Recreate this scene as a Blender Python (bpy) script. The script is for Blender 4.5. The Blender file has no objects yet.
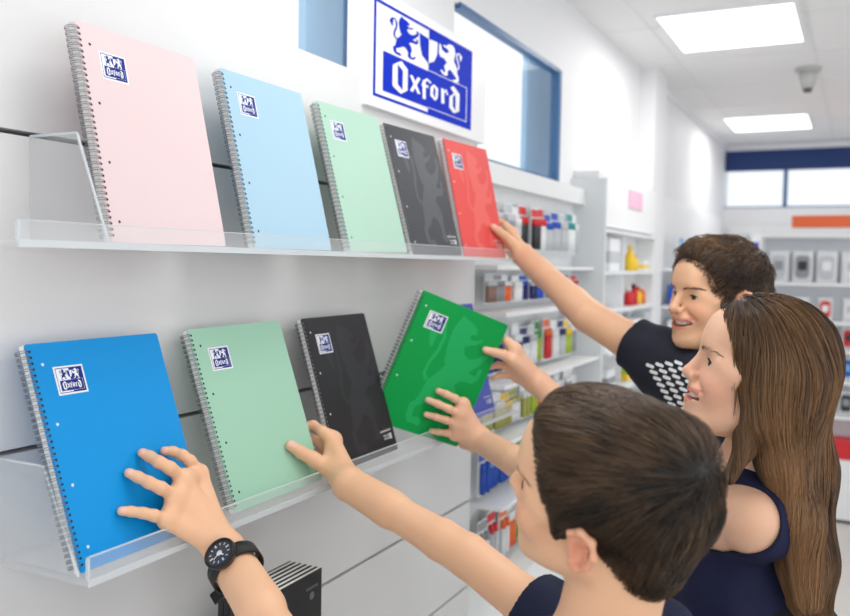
import bpy, bmesh, math, random
import numpy as np
from mathutils import Vector, Matrix
from mathutils.geometry import tessellate_polygon

# ------------------------------------------------------------------ camera
SC = bpy.context.scene
COL = SC.collection
EYE = np.array([0.0, 0.0, 1.5])
F_PX, YAW, PITCH, ROLL = 860.0, 0.469, 0.051, 0.018
FW = np.array([-math.sin(YAW)*math.cos(PITCH), math.cos(YAW)*math.cos(PITCH), -math.sin(PITCH)])
_r = np.cross(FW, [0, 0, 1.0]); _r /= np.linalg.norm(_r)
_u = np.cross(_r, FW)
RT = math.cos(ROLL)*_r + math.sin(ROLL)*_u
UP = -math.sin(ROLL)*_r + math.cos(ROLL)*_u
cam_data = bpy.data.cameras.new('camera')
cam = bpy.data.objects.new('camera', cam_data); COL.objects.link(cam)
cam.matrix_world = Matrix(((RT[0], UP[0], -FW[0], EYE[0]), (RT[1], UP[1], -FW[1], EYE[1]),
                           (RT[2], UP[2], -FW[2], EYE[2]), (0, 0, 0, 1)))
cam_data.sensor_width = 36.0
cam_data.lens = 36.0*F_PX/850.0
cam_data.clip_start = 0.05
cam_data.dof.use_dof = True
cam_data.dof.focus_distance = 1.30
cam_data.dof.aperture_fstop = 4.0
SC.camera = cam

# ------------------------------------------------------------------ light
SC.view_settings.view_transform = 'Standard'
SC.view_settings.look = 'None'
SC.view_settings.gamma = 1.0
SC.view_settings.exposure = 0.38
SC.cycles.use_denoising = True
SC.cycles.max_bounces = 8
SC.cycles.transparent_max_bounces = 24
world = bpy.data.worlds.new('daylight'); SC.world = world
world.use_nodes = True
world.node_tree.nodes['Background'].inputs[0].default_value = (0.93, 0.965, 1.0, 1)
world.node_tree.nodes['Background'].inputs[1].default_value = 0.93

def area(name, loc, rot, sx, sy, power, col=(1, 1, 1)):
    l = bpy.data.lights.new(name, 'AREA'); l.shape = 'RECTANGLE'; l.size = sx; l.size_y = sy
    l.energy = power; l.color = col
    o = bpy.data.objects.new(name, l); COL.objects.link(o); o.location = loc; o.rotation_euler = rot
    return o
# the rows of square ceiling panels: light of each, above the aisle and over the camera
PANELS = [(-0.515, 3.79), (-0.60, 6.28), (0.95, 3.79), (0.95, 6.28), (-0.40, 1.35), (0.95, 1.35), (0.1, -0.9), (1.4, -0.9)]
for (px_, py_) in PANELS:
    area('panel_light', (px_, py_, 2.47), (0, 0, 0), 0.5, 0.58, 4.2, (1, 0.985, 0.96))
# wide soft area light, unseen behind the viewer to the right
area('rear_area_light', (2.3, -1.6, 1.75), (math.radians(78), 0, math.radians(48)), 2.4, 1.8, 12.0, (1, 0.98, 0.95))

# ------------------------------------------------------------------ helpers
def ray(x, y):
    return FW + RT*((x-425)/F_PX) + UP*((308-y)/F_PX)
def at(x, y, d):            # a point seen in the direction x, y of the photograph at distance d along the view axis
    return EYE + ray(x, y)*d
def onX(x, y, X):
    v = ray(x, y); return EYE + v*((X-EYE[0])/v[0])

def rgb(r, g, b):           # sRGB 0..255 to linear
    f = lambda c: (c/255/12.92) if c/255 <= 0.04045 else ((c/255+0.055)/1.055)**2.4
    return (f(r), f(g), f(b), 1.0)
MATS = {}
def mat(name, col, rough=0.5, metal=0.0, spec=0.5, alpha=1.0, coat=0.0, emit=None, es=1.0, noise=None, bump=None, sss=0.0, trans=0.0, ior=1.45):
    if name in MATS: return MATS[name]
    m = bpy.data.materials.new(name); m.use_nodes = True; MATS[name] = m
    nt = m.node_tree; b = nt.nodes['Principled BSDF']
    b.inputs['Base Color'].default_value = col; b.inputs['Roughness'].default_value = rough
    b.inputs['Metallic'].default_value = metal; b.inputs['Specular IOR Level'].default_value = spec
    b.inputs['Alpha'].default_value = alpha; b.inputs['Coat Weight'].default_value = coat
    b.inputs['Coat Roughness'].default_value = 0.12
    b.inputs['Transmission Weight'].default_value = trans; b.inputs['IOR'].default_value = ior
    if sss:
        b.inputs['Subsurface Weight'].default_value = sss
        b.inputs['Subsurface Radius'].default_value = (1, 0.35, 0.2)
        b.inputs['Subsurface Scale'].default_value = 0.006
    if emit:
        b.inputs['Emission Color'].default_value = emit; b.inputs['Emission Strength'].default_value = es
    if noise:               # (scale, amount): gentle variation of the thing's own colour
        t = nt.nodes.new('ShaderNodeTexCoord'); n = nt.nodes.new('ShaderNodeTexNoise'); n.inputs['Scale'].default_value = noise[0]
        n.inputs['Detail'].default_value = 4
        mx = nt.nodes.new('ShaderNodeMix'); mx.data_type = 'RGBA'
        k = noise[1]; mx.inputs[6].default_value = tuple(c*(1-k) for c in col[:3])+(1,); mx.inputs[7].default_value = tuple(min(1, c*(1+k)) for c in col[:3])+(1,)
        nt.links.new(t.outputs['Object'], n.inputs['Vector']); nt.links.new(n.outputs[0], mx.inputs[0]); nt.links.new(mx.outputs[2], b.inputs['Base Color'])
    if bump:                # (scale, strength)
        t = nt.nodes.new('ShaderNodeTexCoord'); n = nt.nodes.new('ShaderNodeTexNoise'); n.inputs['Scale'].default_value = bump[0]; n.inputs['Detail'].default_value = 5
        bp = nt.nodes.new('ShaderNodeBump'); bp.inputs['Strength'].default_value = bump[1]; bp.inputs['Distance'].default_value = 0.01
        nt.links.new(t.outputs['Object'], n.inputs['Vector']); nt.links.new(n.outputs[0], bp.inputs['Height']); nt.links.new(bp.outputs[0], b.inputs['Normal'])
    return m

class MB:
    """collects shapes (vertices, faces, material index) into one mesh"""
    def __init__(s): s.v = []; s.f = []; s.mi = []; s.M = None
    def add(s, vs, fs, mi=0):
        o = len(s.v)
        s.v += [tuple(float(c) for c in v) for v in vs]
        s.f += [tuple(i+o for i in f) for f in fs]; s.mi += [mi]*len(fs)
    def box(s, x0, x1, y0, y1, z0, z1, mi=0):
        s.add([(x, y, z) for x in (x0, x1) for y in (y0, y1) for z in (z0, z1)],
              [(0, 1, 3, 2), (4, 6, 7, 5), (0, 4, 5, 1), (2, 3, 7, 6), (0, 2, 6, 4), (1, 5, 7, 3)], mi)
    def prism(s, loop, axis_vec, mi=0, side=None):
        """a planar 3D loop swept along axis_vec"""
        n = len(loop); a = [Vector(p) for p in loop]; d = Vector(axis_vec)
        tri = tessellate_polygon([a])
        vs = [tuple(p) for p in a]+[tuple(p+d) for p in a]
        s.add(vs, [t for t in tri]+[(t[2]+n, t[1]+n, t[0]+n) for t in tri], mi)
        s.add(vs, [(i, (i+1) % n, (i+1) % n+n, i+n) for i in range(n)], mi if side is None else side)
    def tube(s, pts, r, n=8, mi=0, cap=True, closed=False):
        P = [np.array(p, float) for p in pts]; m = len(P)
        rr = r if hasattr(r, '__len__') else [r]*m
        vs = []; prev = None
        for i in range(m):
            if closed: t = P[(i+1) % m]-P[i-1]
            else: t = P[min(i+1, m-1)]-P[max(i-1, 0)]
            t = t/(np.linalg.norm(t)+1e-12)
            if prev is None:
                a = np.array([0, 0, 1.0]) if abs(t[2]) < 0.9 else np.array([1.0, 0, 0])
                prev = np.cross(t, a)
            x = prev-t*(prev@t); x /= np.linalg.norm(x)+1e-12; y = np.cross(t, x); prev = x
            for k in range(n):
                A = 2*math.pi*k/n
                vs.append(P[i]+rr[i]*(math.cos(A)*x+math.sin(A)*y))
        fs = []
        for i in range(m if closed else m-1):
            for k in range(n):
                j = (i+1) % m
                fs.append((i*n+k, i*n+(k+1) % n, j*n+(k+1) % n, j*n+k))
        if cap and not closed: fs += [tuple(range(n))[::-1], tuple((m-1)*n+k for k in range(n))]
        s.add(vs, fs, mi)
    def build(s, name, mats, parent=None, smooth=False, bevel=0.0):
        me = bpy.data.meshes.new(name); me.from_pydata(s.v, [], s.f)
        for m in (mats if isinstance(mats, (list, tuple)) else [mats]): me.materials.append(m)
        me.polygons.foreach_set('material_index', s.mi)
        bm = bmesh.new(); bm.from_mesh(me); bmesh.ops.recalc_face_normals(bm, faces=bm.faces); bm.to_mesh(me); bm.free()
        if smooth: me.shade_smooth()
        me.update()
        o = bpy.data.objects.new(name, me); COL.objects.link(o)
        if parent is not None: o.parent = parent
        if bevel:
            b = o.modifiers.new('bevel', 'BEVEL'); b.width = bevel; b.segments = 2; b.limit_method = 'ANGLE'
        return o

def tag(o, label, cat, group=None, kind=None):
    if label: o['label'] = label
    if cat: o['category'] = cat
    if group: o['group'] = group
    if kind: o['kind'] = kind
    return o
def thing(name, label, cat, loc=(0, 0, 0), rot=None, group=None):
    o = bpy.data.objects.new(name, None); COL.objects.link(o); o.empty_display_size = 0.02
    if rot is not None: o.matrix_world = Matrix.Translation(Vector(loc)) @ rot.to_4x4()
    else: o.location = loc
    return tag(o, label, cat, group)
def struct(mb, name, m, label=None, bevel=0):
    o = mb.build(name, m, bevel=bevel); o['kind'] = 'structure'
    if label: o['label'] = label
    return o
def copy_tree(o, parent=None):
    c = o.copy(); COL.objects.link(c); c.parent = parent
    if parent is not None: c.matrix_parent_inverse = o.matrix_parent_inverse.copy()
    for ch in list(o.children): copy_tree(ch, c)
    return c

# ------------------------------------------------------------------ the setting
M_WALL = mat('white_wall_paint', rgb(236, 236, 238), 0.6)
M_PANEL = mat('white_display_panel', rgb(226, 226, 227), 0.45, noise=(3, 0.012))
M_CEIL = mat('ceiling_tile', rgb(240, 240, 240), 0.8)
M_FLOOR = mat('pale_vinyl_floor', rgb(222, 219, 213), 0.35, noise=(2, 0.03))
M_GROOVE = mat('grey_groove', rgb(118, 120, 126), 0.5, metal=0.3)
M_FRAME = mat('blue_window_frame', rgb(62, 105, 150), 0.4)
M_NAVY = mat('navy_blind_band', rgb(28, 56, 112), 0.6)
M_GLASSB = mat('window_glass', rgb(225, 238, 246), 0.05, alpha=0.10)
M_ORANGE = mat('orange_fascia', rgb(240, 110, 62), 0.5)
M_WHITE = mat('white_laminate', rgb(240, 241, 242), 0.4)
M_GREYP = mat('light_grey_panel', rgb(222, 226, 228), 0.5)
M_METAL = mat('chromed_wire', rgb(205, 208, 212), 0.25, metal=0.9)

FARY = 7.4
b = MB(); b.box(-1.6, 3.6, -2.5, FARY+0.2, -0.05, 0.0); struct(b, 'floor', M_FLOOR)
b = MB(); b.box(-1.25, 3.6, -2.5, FARY+0.2, 2.5, 2.56)
struct(b, 'ceiling', M_CEIL)
# ceiling grid lines and ledges
b = MB()
for y in [1.1+0.64*i for i in range(10)]: b.box(-1.05, 3.5, y-0.006, y+0.006, 2.4975, 2.5)
for x in [-0.83+0.6*i for i in range(7)]: b.box(x-0.006, x+0.006, -2.4, FARY, 2.4975, 2.5)
struct(b, 'trim_1', mat('ceiling_grid', rgb(234, 234, 234), 0.6))
# left wall: upper building wall with window openings (glass at X -1.09), panel below
W = -0.99          # face of the display panel
WU = -1.03         # face of the building wall above it
WY1, WY2 = float(onX(358, 40, WU)[1]), float(onX(558, 120, WU)[1])
WINDOWS = [(0.35, WY1), (2.18, WY2)]
ZT = float(onX(558, 70, WU)[2])
b = MB()
ys = [-2.5, 0.35, WY1, 2.18, WY2, FARY+0.2]
for i in (0, 2, 4): b.box(WU-0.025, WU, ys[i], ys[i+1], 0.0, 2.5)
for (y0, y1), zt, zb in zip(WINDOWS, (2.6, ZT), (1.88, 1.80)):
    b.box(WU-0.025, WU, y0, y1, 0.0, zb)
    if zt < 2.5: b.box(WU-0.025, WU, y0, y1, zt, 2.5)
struct(b, 'wall_left', M_WALL)
for k, ((y0, y1), zt, zb) in enumerate(zip(WINDOWS, (2.5, ZT), (1.88, 1.80))):
    root = thing('window_%d' % (k+1), 'high window in the left wall', None, (WU, (y0+y1)/2, zb)); root['kind'] = 'structure'
    f = MB()
    L = lambda a: a-(y0+y1)/2
    t = 0.024
    f.box(-0.0245, 0.010, L(y1)-t, L(y1)+0.004, 0.001, zt-zb-0.001); f.box(-0.022, -0.012, L(y0)+0.001, L(y0)+t, 0.001, zt-zb-0.001)
    f.box(-0.022, 0.001, L(y0)+t, L(y1)-t, 0.001, t); f.box(-0.022, 0.008, L(y0)+t, L(y1)-t, zt-zb-t*0.5, zt-zb+0.004)
    f.build('window_frame', M_FRAME, root)
    g = MB(); g.box(-0.018, -0.014, L(y0)+t, L(y1)-t, t, zt-zb-t*0.7)
    g.build('pane', M_GLASSB, root)
# light-blue slabs outside, seen through part of the window panes
XB = WU-0.13
for k, (y0, y1, z0, z1) in enumerate([(onX(302, 30, XB)[1], onX(352, 30, XB)[1], 1.8, 2.7), (onX(524, 110, XB)[1], onX(560, 110, XB)[1], 1.7, 2.4)]):
    s_ = MB(); s_.box(WU-0.14, WU-0.12, y0, y1, z0, z1)
    struct(s_, 'trim_%d' % (k+2), mat('outside_blue_reveal', rgb(150, 190, 222), 0.6))
# display panel with horizontal grooves
PZ = [0.0, 0.565, 0.818, 1.243, 1.662, 1.913]
b = MB(); g = 0.0035
for i in range(5):
    b.box(WU+0.004, W, -1.2, 2.266, PZ[i]+(g if i else 0), PZ[i+1]-g if i < 4 else PZ[i+1])
struct(b, 'wall_display', M_PANEL)
b = MB()
for z in PZ[1:5]: b.box(WU+0.001, WU+0.0045, -1.2, 2.262, z-0.006, z+0.006)
struct(b, 'trim_4', M_GROOVE)
# far wall with its strip window
b = MB()
b.box(-1.3, 3.6, FARY, FARY+0.2, 0.0, 2.0); b.box(-1.3, -1.085, FARY, FARY+0.2, 2.0, 2.5); b.box(-1.085, 3.6, FARY, FARY+0.2, 2.46, 2.5)
struct(b, 'wall_far', M_WALL)
root = thing('window_3', 'long strip window high in the far wall', None, (0, FARY, 2.0)); root['kind'] = 'structure'
f = MB(); f.box(-1.085, 3.5, 0.0, 0.06, 0.30, 0.46); f.build('blind', M_NAVY, root)
f = MB()
for x in (-1.085, -0.585, 0.35, 1.3, 2.2): f.box(x, x+0.03, 0.01, 0.06, 0.0, 0.3)
f.box(-1.085, 3.5, 0.01, 0.06, 0.0, 0.012); f.build('window_frame', M_FRAME, root)
f = MB(); f.box(-1.06, 3.5, 0.04, 0.045, 0.012, 0.3); f.build('pane', M_GLASSB, root)
# pillar standing out of the left wall
b = MB(); b.box(WU, WU+0.08, 4.38, 4.66, 0.0, 2.5); struct(b, 'wall_pillar', M_WALL)
b = MB(); b.box(WU, WU+0.02, 4.62, FARY, 2.47, 2.5); struct(b, 'trim_5', M_WALL)

# ------------------------------------------------------------------ ceiling lights and detector
M_LIT = mat('lit_diffuser', (1, 1, 1, 1), 0.6, emit=(1, 0.995, 0.98, 1), es=1.6)
LLAB = ['large bright square ceiling panel light, nearest over the aisle', 'smaller looking square ceiling panel light further back above the far shelves']
for k, (x, y) in enumerate(PANELS):
    o = thing('ceiling_light', LLAB[k] if k < 2 else 'square ceiling panel light outside the picture', 'light', (x, y, 2.5), group=None if k < 2 else 'ceiling panels outside the picture')
    f = MB()
    hx, hy = 0.25, 0.30
    for a in ((-hx-0.012, -hx, -hy-0.012, hy+0.012), (hx, hx+0.012, -hy-0.012, hy+0.012), (-hx, hx, -hy-0.012, -hy), (-hx, hx, hy, hy+0.012)):
        f.box(a[0], a[1], a[2], a[3], -0.012, 0.0)
    f.build('frame', M_WHITE, o)
    f = MB(); f.box(-hx, hx, -hy, hy, -0.008, 0.0); f.build('diffuser', M_LIT, o)
sm = thing('smoke_detector', 'small grey detector hanging from the white ceiling', 'detector', (-0.275, 4.68, 2.5))
f = MB(); f.tube([(0, 0, 0), (0, 0, -0.018)], [0.062, 0.058], 20); f.build('base', mat('pale_grey_plastic', rgb(190, 190, 188), 0.5), sm, True)
f = MB(); f.tube([(0, 0, -0.018), (0, 0, -0.05), (0, 0, -0.10)], [0.045, 0.042, 0.026], 20); f.build('sensor_housing', MATS['pale_grey_plastic'], sm, True)
f = MB(); f.tube([(0, 0, -0.10), (0, 0, -0.118)], [0.024, 0.018], 16); f.build('sensor', mat('dark_grey_plastic', rgb(95, 95, 95), 0.5), sm, True)

# ------------------------------------------------------------------ emblem (traced into a unit square)
LION_A = [(0.233,0.949),(0.215,0.899),(0.213,0.858),(0.221,0.81),(0.23,0.77),(0.241,0.763),(0.22,0.725),(0.195,0.691),(0.189,0.644),(0.182,0.61),(0.164,0.592),(0.169,0.546),(0.184,0.527),(0.21,0.527),(0.233,0.524),(0.236,0.543),(0.221,0.554),(0.195,0.55),(0.19,0.574),(0.194,0.592),(0.219,0.606),(0.26,0.644),(0.287,0.63),(0.303,0.602),(0.3,0.556),(0.316,0.545),(0.351,0.548),(0.374,0.577),(0.366,0.591),(0.347,0.569),(0.327,0.569),(0.326,0.604),(0.337,0.645),(0.324,0.684),(0.308,0.703),(0.323,0.724),(0.35,0.729),(0.374,0.729),(0.393,0.75),(0.394,0.791),(0.378,0.788),(0.377,0.76),(0.357,0.759),(0.341,0.765),(0.368,0.792),(0.399,0.844),(0.398,0.88),(0.378,0.883),(0.379,0.847),(0.352,0.82),(0.321,0.808),(0.297,0.819),(0.285,0.844),(0.304,0.858),(0.323,0.864),(0.346,0.883),(0.348,0.895),(0.323,0.88),(0.296,0.876),(0.291,0.892),(0.314,0.9),(0.306,0.922),(0.279,0.934),(0.256,0.939)]
TAIL_A = [(0.191,0.689),(0.172,0.71),(0.173,0.75),(0.19,0.803),(0.192,0.856),(0.176,0.891),(0.153,0.88),(0.145,0.848),(0.155,0.806)]
LION_B = [(0.721,0.934),(0.757,0.94),(0.781,0.913),(0.792,0.85),(0.779,0.795),(0.776,0.754),(0.8,0.717),(0.815,0.674),(0.817,0.626),(0.836,0.585),(0.833,0.535),(0.802,0.509),(0.769,0.517),(0.773,0.538),(0.8,0.545),(0.809,0.564),(0.785,0.592),(0.757,0.619),(0.734,0.638),(0.708,0.612),(0.705,0.557),(0.688,0.538),(0.657,0.541),(0.625,0.57),(0.638,0.59),(0.66,0.571),(0.678,0.574),(0.681,0.604),(0.667,0.636),(0.675,0.669),(0.697,0.693),(0.682,0.72),(0.656,0.736),(0.625,0.731),(0.607,0.765),(0.608,0.88),(0.625,0.879),(0.64,0.824),(0.68,0.805),(0.711,0.825),(0.714,0.856),(0.687,0.867),(0.665,0.865),(0.651,0.887),(0.66,0.896),(0.682,0.888),(0.699,0.913)]
TAIL_B = [(0.815,0.689),(0.833,0.697),(0.832,0.741),(0.818,0.784),(0.806,0.827),(0.814,0.866),(0.834,0.882),(0.856,0.861),(0.853,0.8)]
SHIELD_L = [(0.409,0.882),(0.501,0.867),(0.502,0.592),(0.438,0.647),(0.417,0.753)]
SHIELD_R = [(0.501,0.867),(0.591,0.879),(0.588,0.732),(0.555,0.637),(0.502,0.592)]
BOX = [(0.081,0.494),(0.938,0.511),(0.929,0.081),(0.082,0.085)]
MID = [(0.502,0.996),(0.507,0.002)]
O_OUT = [(0.238,0.473),(0.297,0.411),(0.297,0.181),(0.235,0.117),(0.169,0.164),(0.159,0.188),(0.16,0.391),(0.194,0.431)]
O_IN = [(0.203,0.425),(0.253,0.373),(0.252,0.163),(0.206,0.208)]
X1 = [(0.329,0.367),(0.41,0.197)]
X2 = [(0.408,0.376),(0.333,0.192)]
F1 = [(0.457,0.369),(0.461,0.162)]
F2 = [(0.453,0.355),(0.488,0.397),(0.527,0.373)]
F3 = [(0.432,0.313),(0.501,0.319)]
SO_OUT = [(0.56,0.378),(0.607,0.347),(0.602,0.234),(0.576,0.19),(0.522,0.228),(0.523,0.329)]
SO_IN = [(0.557,0.347),(0.576,0.326),(0.575,0.224),(0.552,0.257)]
R1 = [(0.653,0.37),(0.658,0.195)]
R2 = [(0.662,0.326),(0.695,0.37),(0.708,0.319)]
D_OUT = [(0.739,0.423),(0.775,0.46),(0.848,0.392),(0.846,0.178),(0.785,0.129),(0.73,0.179),(0.73,0.31),(0.782,0.374)]
D_IN = [(0.771,0.33),(0.801,0.363),(0.804,0.171),(0.77,0.212)]

def stroke(pts, w):
    """broad pen stroke along pts as polygon"""
    P = [np.array(p, float) for p in pts]; L = []; R = []
    for i in range(len(P)):
        t = P[min(i+1, len(P)-1)]-P[max(i-1, 0)]; t = t/np.linalg.norm(t); n = np.array([-t[1], t[0]])
        ww = w[i] if hasattr(w, '__len__') else w
        L.append(P[i]+n*ww/2); R.append(P[i]-n*ww/2)
    return [tuple(p) for p in L+R[::-1]]
def rect(x0, y0, x1, y1): return [(x0, y0), (x1, y0), (x1, y1), (x0, y1)]
TW = [.016, .014, .014, .014, .014, .016, .02, .03, .012]
# layers: (layer, material 0 white / 1 blue, [outer, hole...])
EMBLEM = [
    (0, 0, [rect(-0.06, -0.07, 1.06, 1.07)]),
    (1, 1, [rect(0, 0, 1, 1), rect(0.018, 0.03, 0.982, 0.97)]),
    (1, 1, [rect(0.505, 0.0, 1.0, 1.0)]), (1, 1, [rect(0.081, 0.085, 0.51, 0.50)]),
    (1, 1, [LION_A]), (1, 1, [stroke(TAIL_A, TW)]), (1, 1, [SHIELD_L]),
    (2, 0, [LION_B]), (2, 0, [stroke(TAIL_B, TW)]), (2, 0, [SHIELD_R]),
    (2, 0, [rect(0.505, 0.505, 0.938, 0.513)]), (2, 0, [rect(0.930, 0.081, 0.938, 0.505)]), (2, 0, [rect(0.505, 0.081, 0.938, 0.089)]),
    (2, 0, [O_OUT, O_IN]), (2, 0, [stroke(X1, .03)]), (2, 0, [stroke(X2, .028)]),
    (2, 0, [stroke(F1, .032)]), (2, 0, [stroke(F2, .026)]), (2, 0, [stroke(F3, .03)]),
    (2, 0, [SO_OUT, SO_IN]), (2, 0, [stroke(R1, .034)]), (2, 0, [stroke(R2, .024)]), (2, 0, [D_OUT, D_IN])]
def emblem(mb, fn, items=EMBLEM, mi0=0):
    """fn(u, v, layer) -> 3D; flat print laid on a surface"""
    for q_, (lay, mi, loops) in enumerate(items):
        lay = lay+q_*0.04
        L3 = [[Vector((p[0], p[1], 0)) for p in lp] for lp in loops]
        tri = tessellate_polygon(L3); flat = [p for lp in loops for p in lp]
        mb.add([fn(p[0], p[1], lay) for p in flat], tri, mi+mi0)
M_BLUE = mat('sign_blue', rgb(0, 46, 196), 0.5, spec=0.08)
M_SIGNW = mat('sign_white', rgb(248, 248, 250), 0.35)
sg = thing('wall_sign', 'white and blue rectangular brand sign with two lions reading Oxford, on the upper wall', 'sign', (WU, 1.95, 1.845))
f = MB(); Y0, Y1, Z0, Z1 = -0.322, 0.335, 0.0, 0.262
f.box(0.0, 0.054, Y0, Y1, Z0, Z1); f.build('sign_board', M_SIGNW, sg, bevel=0.003)
SGB = [onX(x, y, WU+0.0545)-np.array(sg.location) for x, y in ((376, 1.6), (473, 49), (470, 128), (371, 97))]
SY0, SY1 = (SGB[0][1]+SGB[3][1])/2, (SGB[1][1]+SGB[2][1])/2; SZ0, SZ1 = (SGB[2][2]+SGB[3][2])/2, (SGB[0][2]+SGB[1][2])/2

f = MB(); emblem(f, lambda u, v, l: (0.0545+0.0006*l, SY0+u*(SY1-SY0), SZ0+v*(SZ1-SZ0)), EMBLEM[1:]); f.build('sign_print', [M_SIGNW, M_BLUE], sg)

# ------------------------------------------------------------------ notebooks
M_WIRE = mat('spiral_wire', rgb(150, 152, 160), 0.3, metal=0.8)
M_PAGES = mat('paper_block', rgb(240, 240, 236), 0.7)
M_LBLUE = mat('label_blue', rgb(26, 44, 132), 0.5, spec=0.2)
M_LWHITE = mat('label_white', rgb(240, 243, 248), 0.4)
M_HOLE = mat('punched_hole', rgb(40, 42, 48), 0.8)
BW, BH, BT = 0.235, 0.297, 0.011
def rrect(w, h, r, x0=0.0, y0=0.0, n=4):
    o = []
    for cx, cy, a0 in ((w-r, h-r, 0), (r, h-r, 90), (r, r, 180), (w-r, r, 270)):
        for i in range(n+1):
            a = math.radians(a0+90*i/n); o.append((x0+cx+r*math.cos(a), y0+cy+r*math.sin(a)))
    return o
def disc(cx, cy, r, n=8): return [(cx+r*math.cos(2*math.pi*i/n), cy+r*math.sin(2*math.pi*i/n)) for i in range(n)]
def lion_loops(x0, y0, w, h):
    allp = LION_A+stroke(TAIL_A, TW)
    ax, bx = min(p[0] for p in allp), max(p[0] for p in allp); ay, by = min(p[1] for p in allp), max(p[1] for p in allp)
    g_ = lambda P: [(x0+(p[0]-ax)/(bx-ax)*w, y0+(p[1]-ay)/(by-ay)*h) for p in P]
    return [g_(LION_A), g_(stroke(TAIL_A, TW))]
def notebook(label, pos, u, v, col, lion=None, caption=False, wire=None, group=None):
    u = Vector(u).normalized(); v = Vector(v); v = (v-u*v.dot(u)).normalized(); n = u.cross(v)
    R = Matrix((u, v, n)).transposed()
    root = thing('notebook', label, 'notebook', pos, R, group)
    cm = mat('cover_%d_%d_%d' % col, rgb(*col), 0.42, spec=0.3)
    mats = [cm, M_HOLE, mat('ring_hole_rim', rgb(225, 228, 232), 0.4)]
    f = MB(); f.prism([(x, y, -0.0009) for x, y in rrect(BW, BH, 0.0045)], (0, 0, 0.0009), 0)
    nr = 36
    for i in range(nr):
        y = 0.010+(BH-0.020)*i/(nr-1)
        f.add([(x, yy, 0.00015) for x, yy in disc(0.0062, y, 0.0018)], [tuple(range(8))], 1)
    for yy in (0.0285, 0.1085, 0.1885, 0.2685):
        f.add([(x, q, 0.00018) for x, q in disc(0.021, yy, 0.0022)], [tuple(range(8))], 2 if sum(col) < 420 else 1)
    f.build('front_cover', mats, root)
    f = MB(); f.box(0.0, BW-0.002, 0.001, BH-0.001, -BT+0.001, -0.001); f.build('pages', M_PAGES, root)
    f = MB(); f.prism([(x, y, -BT) for x, y in rrect(BW, BH, 0.0045)], (0, 0, 0.0009), 0); f.build('back_cover', cm, root)
    f = MB()
    for i in range(nr):
        y = 0.010+(BH-0.020)*i/(nr-1)
        for dy in (-0.0013, 0.0013):
            pts = []
            for k in range(9):
                a = math.radians(20+k*320/8)
                pts.append((0.0005-0.0072*(-math.cos(a)), y+dy, -BT/2-0.0001-0.0085*math.sin(a)*-1) if False else (-0.0012+0.0078*math.cos(a), y+dy, -BT/2+0.0088*math.sin(a)))
            f.tube(pts, 0.00062, 5, cap=False)
    f.build('spiral_binding', wire or M_WIRE, root, True)
    if lion:
        lm = mat('lion_%d_%d_%d' % lion, rgb(*lion), 0.42, spec=0.3)
        f = MB()
        lp = lion_loops(0.055, 0.018, 0.165, 0.262)
        emblem(f, lambda a, b_, l: (a, b_, 0.00012), [(0, 0, [q]) for q in lp])
        f.build('lion_print', lm, root)
    if caption:
        f = MB()
        for r_, (yy, x0, x1) in enumerate([(0.043, 0.180, 0.222), (0.033, 0.190, 0.208), (0.027, 0.190, 0.208)]):
            x = x0
            while x < x1: f.add([(x, yy, .0003), (x+0.0022, yy, .0003), (x+0.0022, yy+0.004, .0003), (x, yy+0.004, .0003)], [(0, 1, 2, 3)]); x += 0.0034
        f.add([(x, y, .0003) for x, y in rect(0.211, 0.026, 0.222, 0.038)], [(0, 1, 2, 3)])
        f.build('caption', mat('caption_grey', rgb(200, 200, 205), 0.4), root)
    f = MB()
    emblem(f, lambda a, b_, l: (0.037+a*0.043, 0.227+b_*0.034, 0.0003+0.00012*l)); f.build('logo_label', [M_LWHITE, M_LBLUE], root)
    return root, np.array(pos, float), np.array(u), np.array(v), np.array(n)
PINK, SKY, MINT, MINTL, BLACK, RED, BLUE, GREEN = (228, 206, 208), (168, 202, 222), (172, 208, 190), (160, 206, 182), (52, 52, 58), (228, 76, 72), (0, 146, 220), (0, 158, 74)
B_PINK = notebook('pale pink spiral notebook at the left end of the upper shelf', (-0.8665, 0.8094, 1.5203), (-.0327, .9994, .0071), (-.2108, -.0138, .9774), PINK)
B_SKY = notebook('light blue spiral notebook standing on the upper shelf', (-0.8626, 1.0975, 1.5203), (-.0284, .9996, .007), (-.2334, -.0134, .9723), SKY)
B_MINT = notebook('pale mint green spiral notebook on the upper shelf between light blue and black ones', (-0.8615, 1.3801, 1.5203), (-.0035, .9999, .0141), (-.2559, -.0145, .9666), MINT)
B_BLK = notebook('dark grey lion notebook on the upper shelf beside the red one', (-0.8622, 1.6413, 1.5203), (.0339, .9994, .0096), (-.2712, 0, .9625), (62, 64, 70), (84, 86, 92), True)
B_RED = notebook('red spiral notebook at the right end of the upper shelf, held at its edge', (-0.8620, 1.9051, 1.5203), (.0749, .9972, 0), (-.2263, .0212, .9738), RED, (234, 98, 92), True)
B_BLUE = notebook('bright blue spiral notebook on the lower shelf, under the hand with a watch', (-0.8497, 0.7442, 1.1085), (-.0095, .9999, 0), (-.3369, .0051, .9415), BLUE)
B_MINT2 = notebook('mint green spiral notebook on the lower shelf, gripped at its right edge', (-0.8538, 1.0442, 1.1085), (.0232, .9996, .0153), (-.327, -.0069, .945), MINTL)
B_BLK2 = notebook('black lion notebook on the lower shelf between the mint and the green one', (-0.8564, 1.3445, 1.1085), (-.0057, 1, .0049), (-.295, -.0063, .9555), (40, 40, 46), (50, 50, 57), True)
B_GRN = notebook('green notebook held tilted in two hands above the lower shelf', (-0.9196, 1.5611, 1.1700), (.5208, .7839, -.3381), (.3219, .1865, .9282), GREEN, (28, 174, 96))
B_IND = notebook('indigo blue notebook at the right end of the lower shelf, behind the green one', (-0.862, 1.895, 1.1085), (0, 1, 0), (-.25, 0, .968), (70, 84, 176), None, True)

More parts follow.
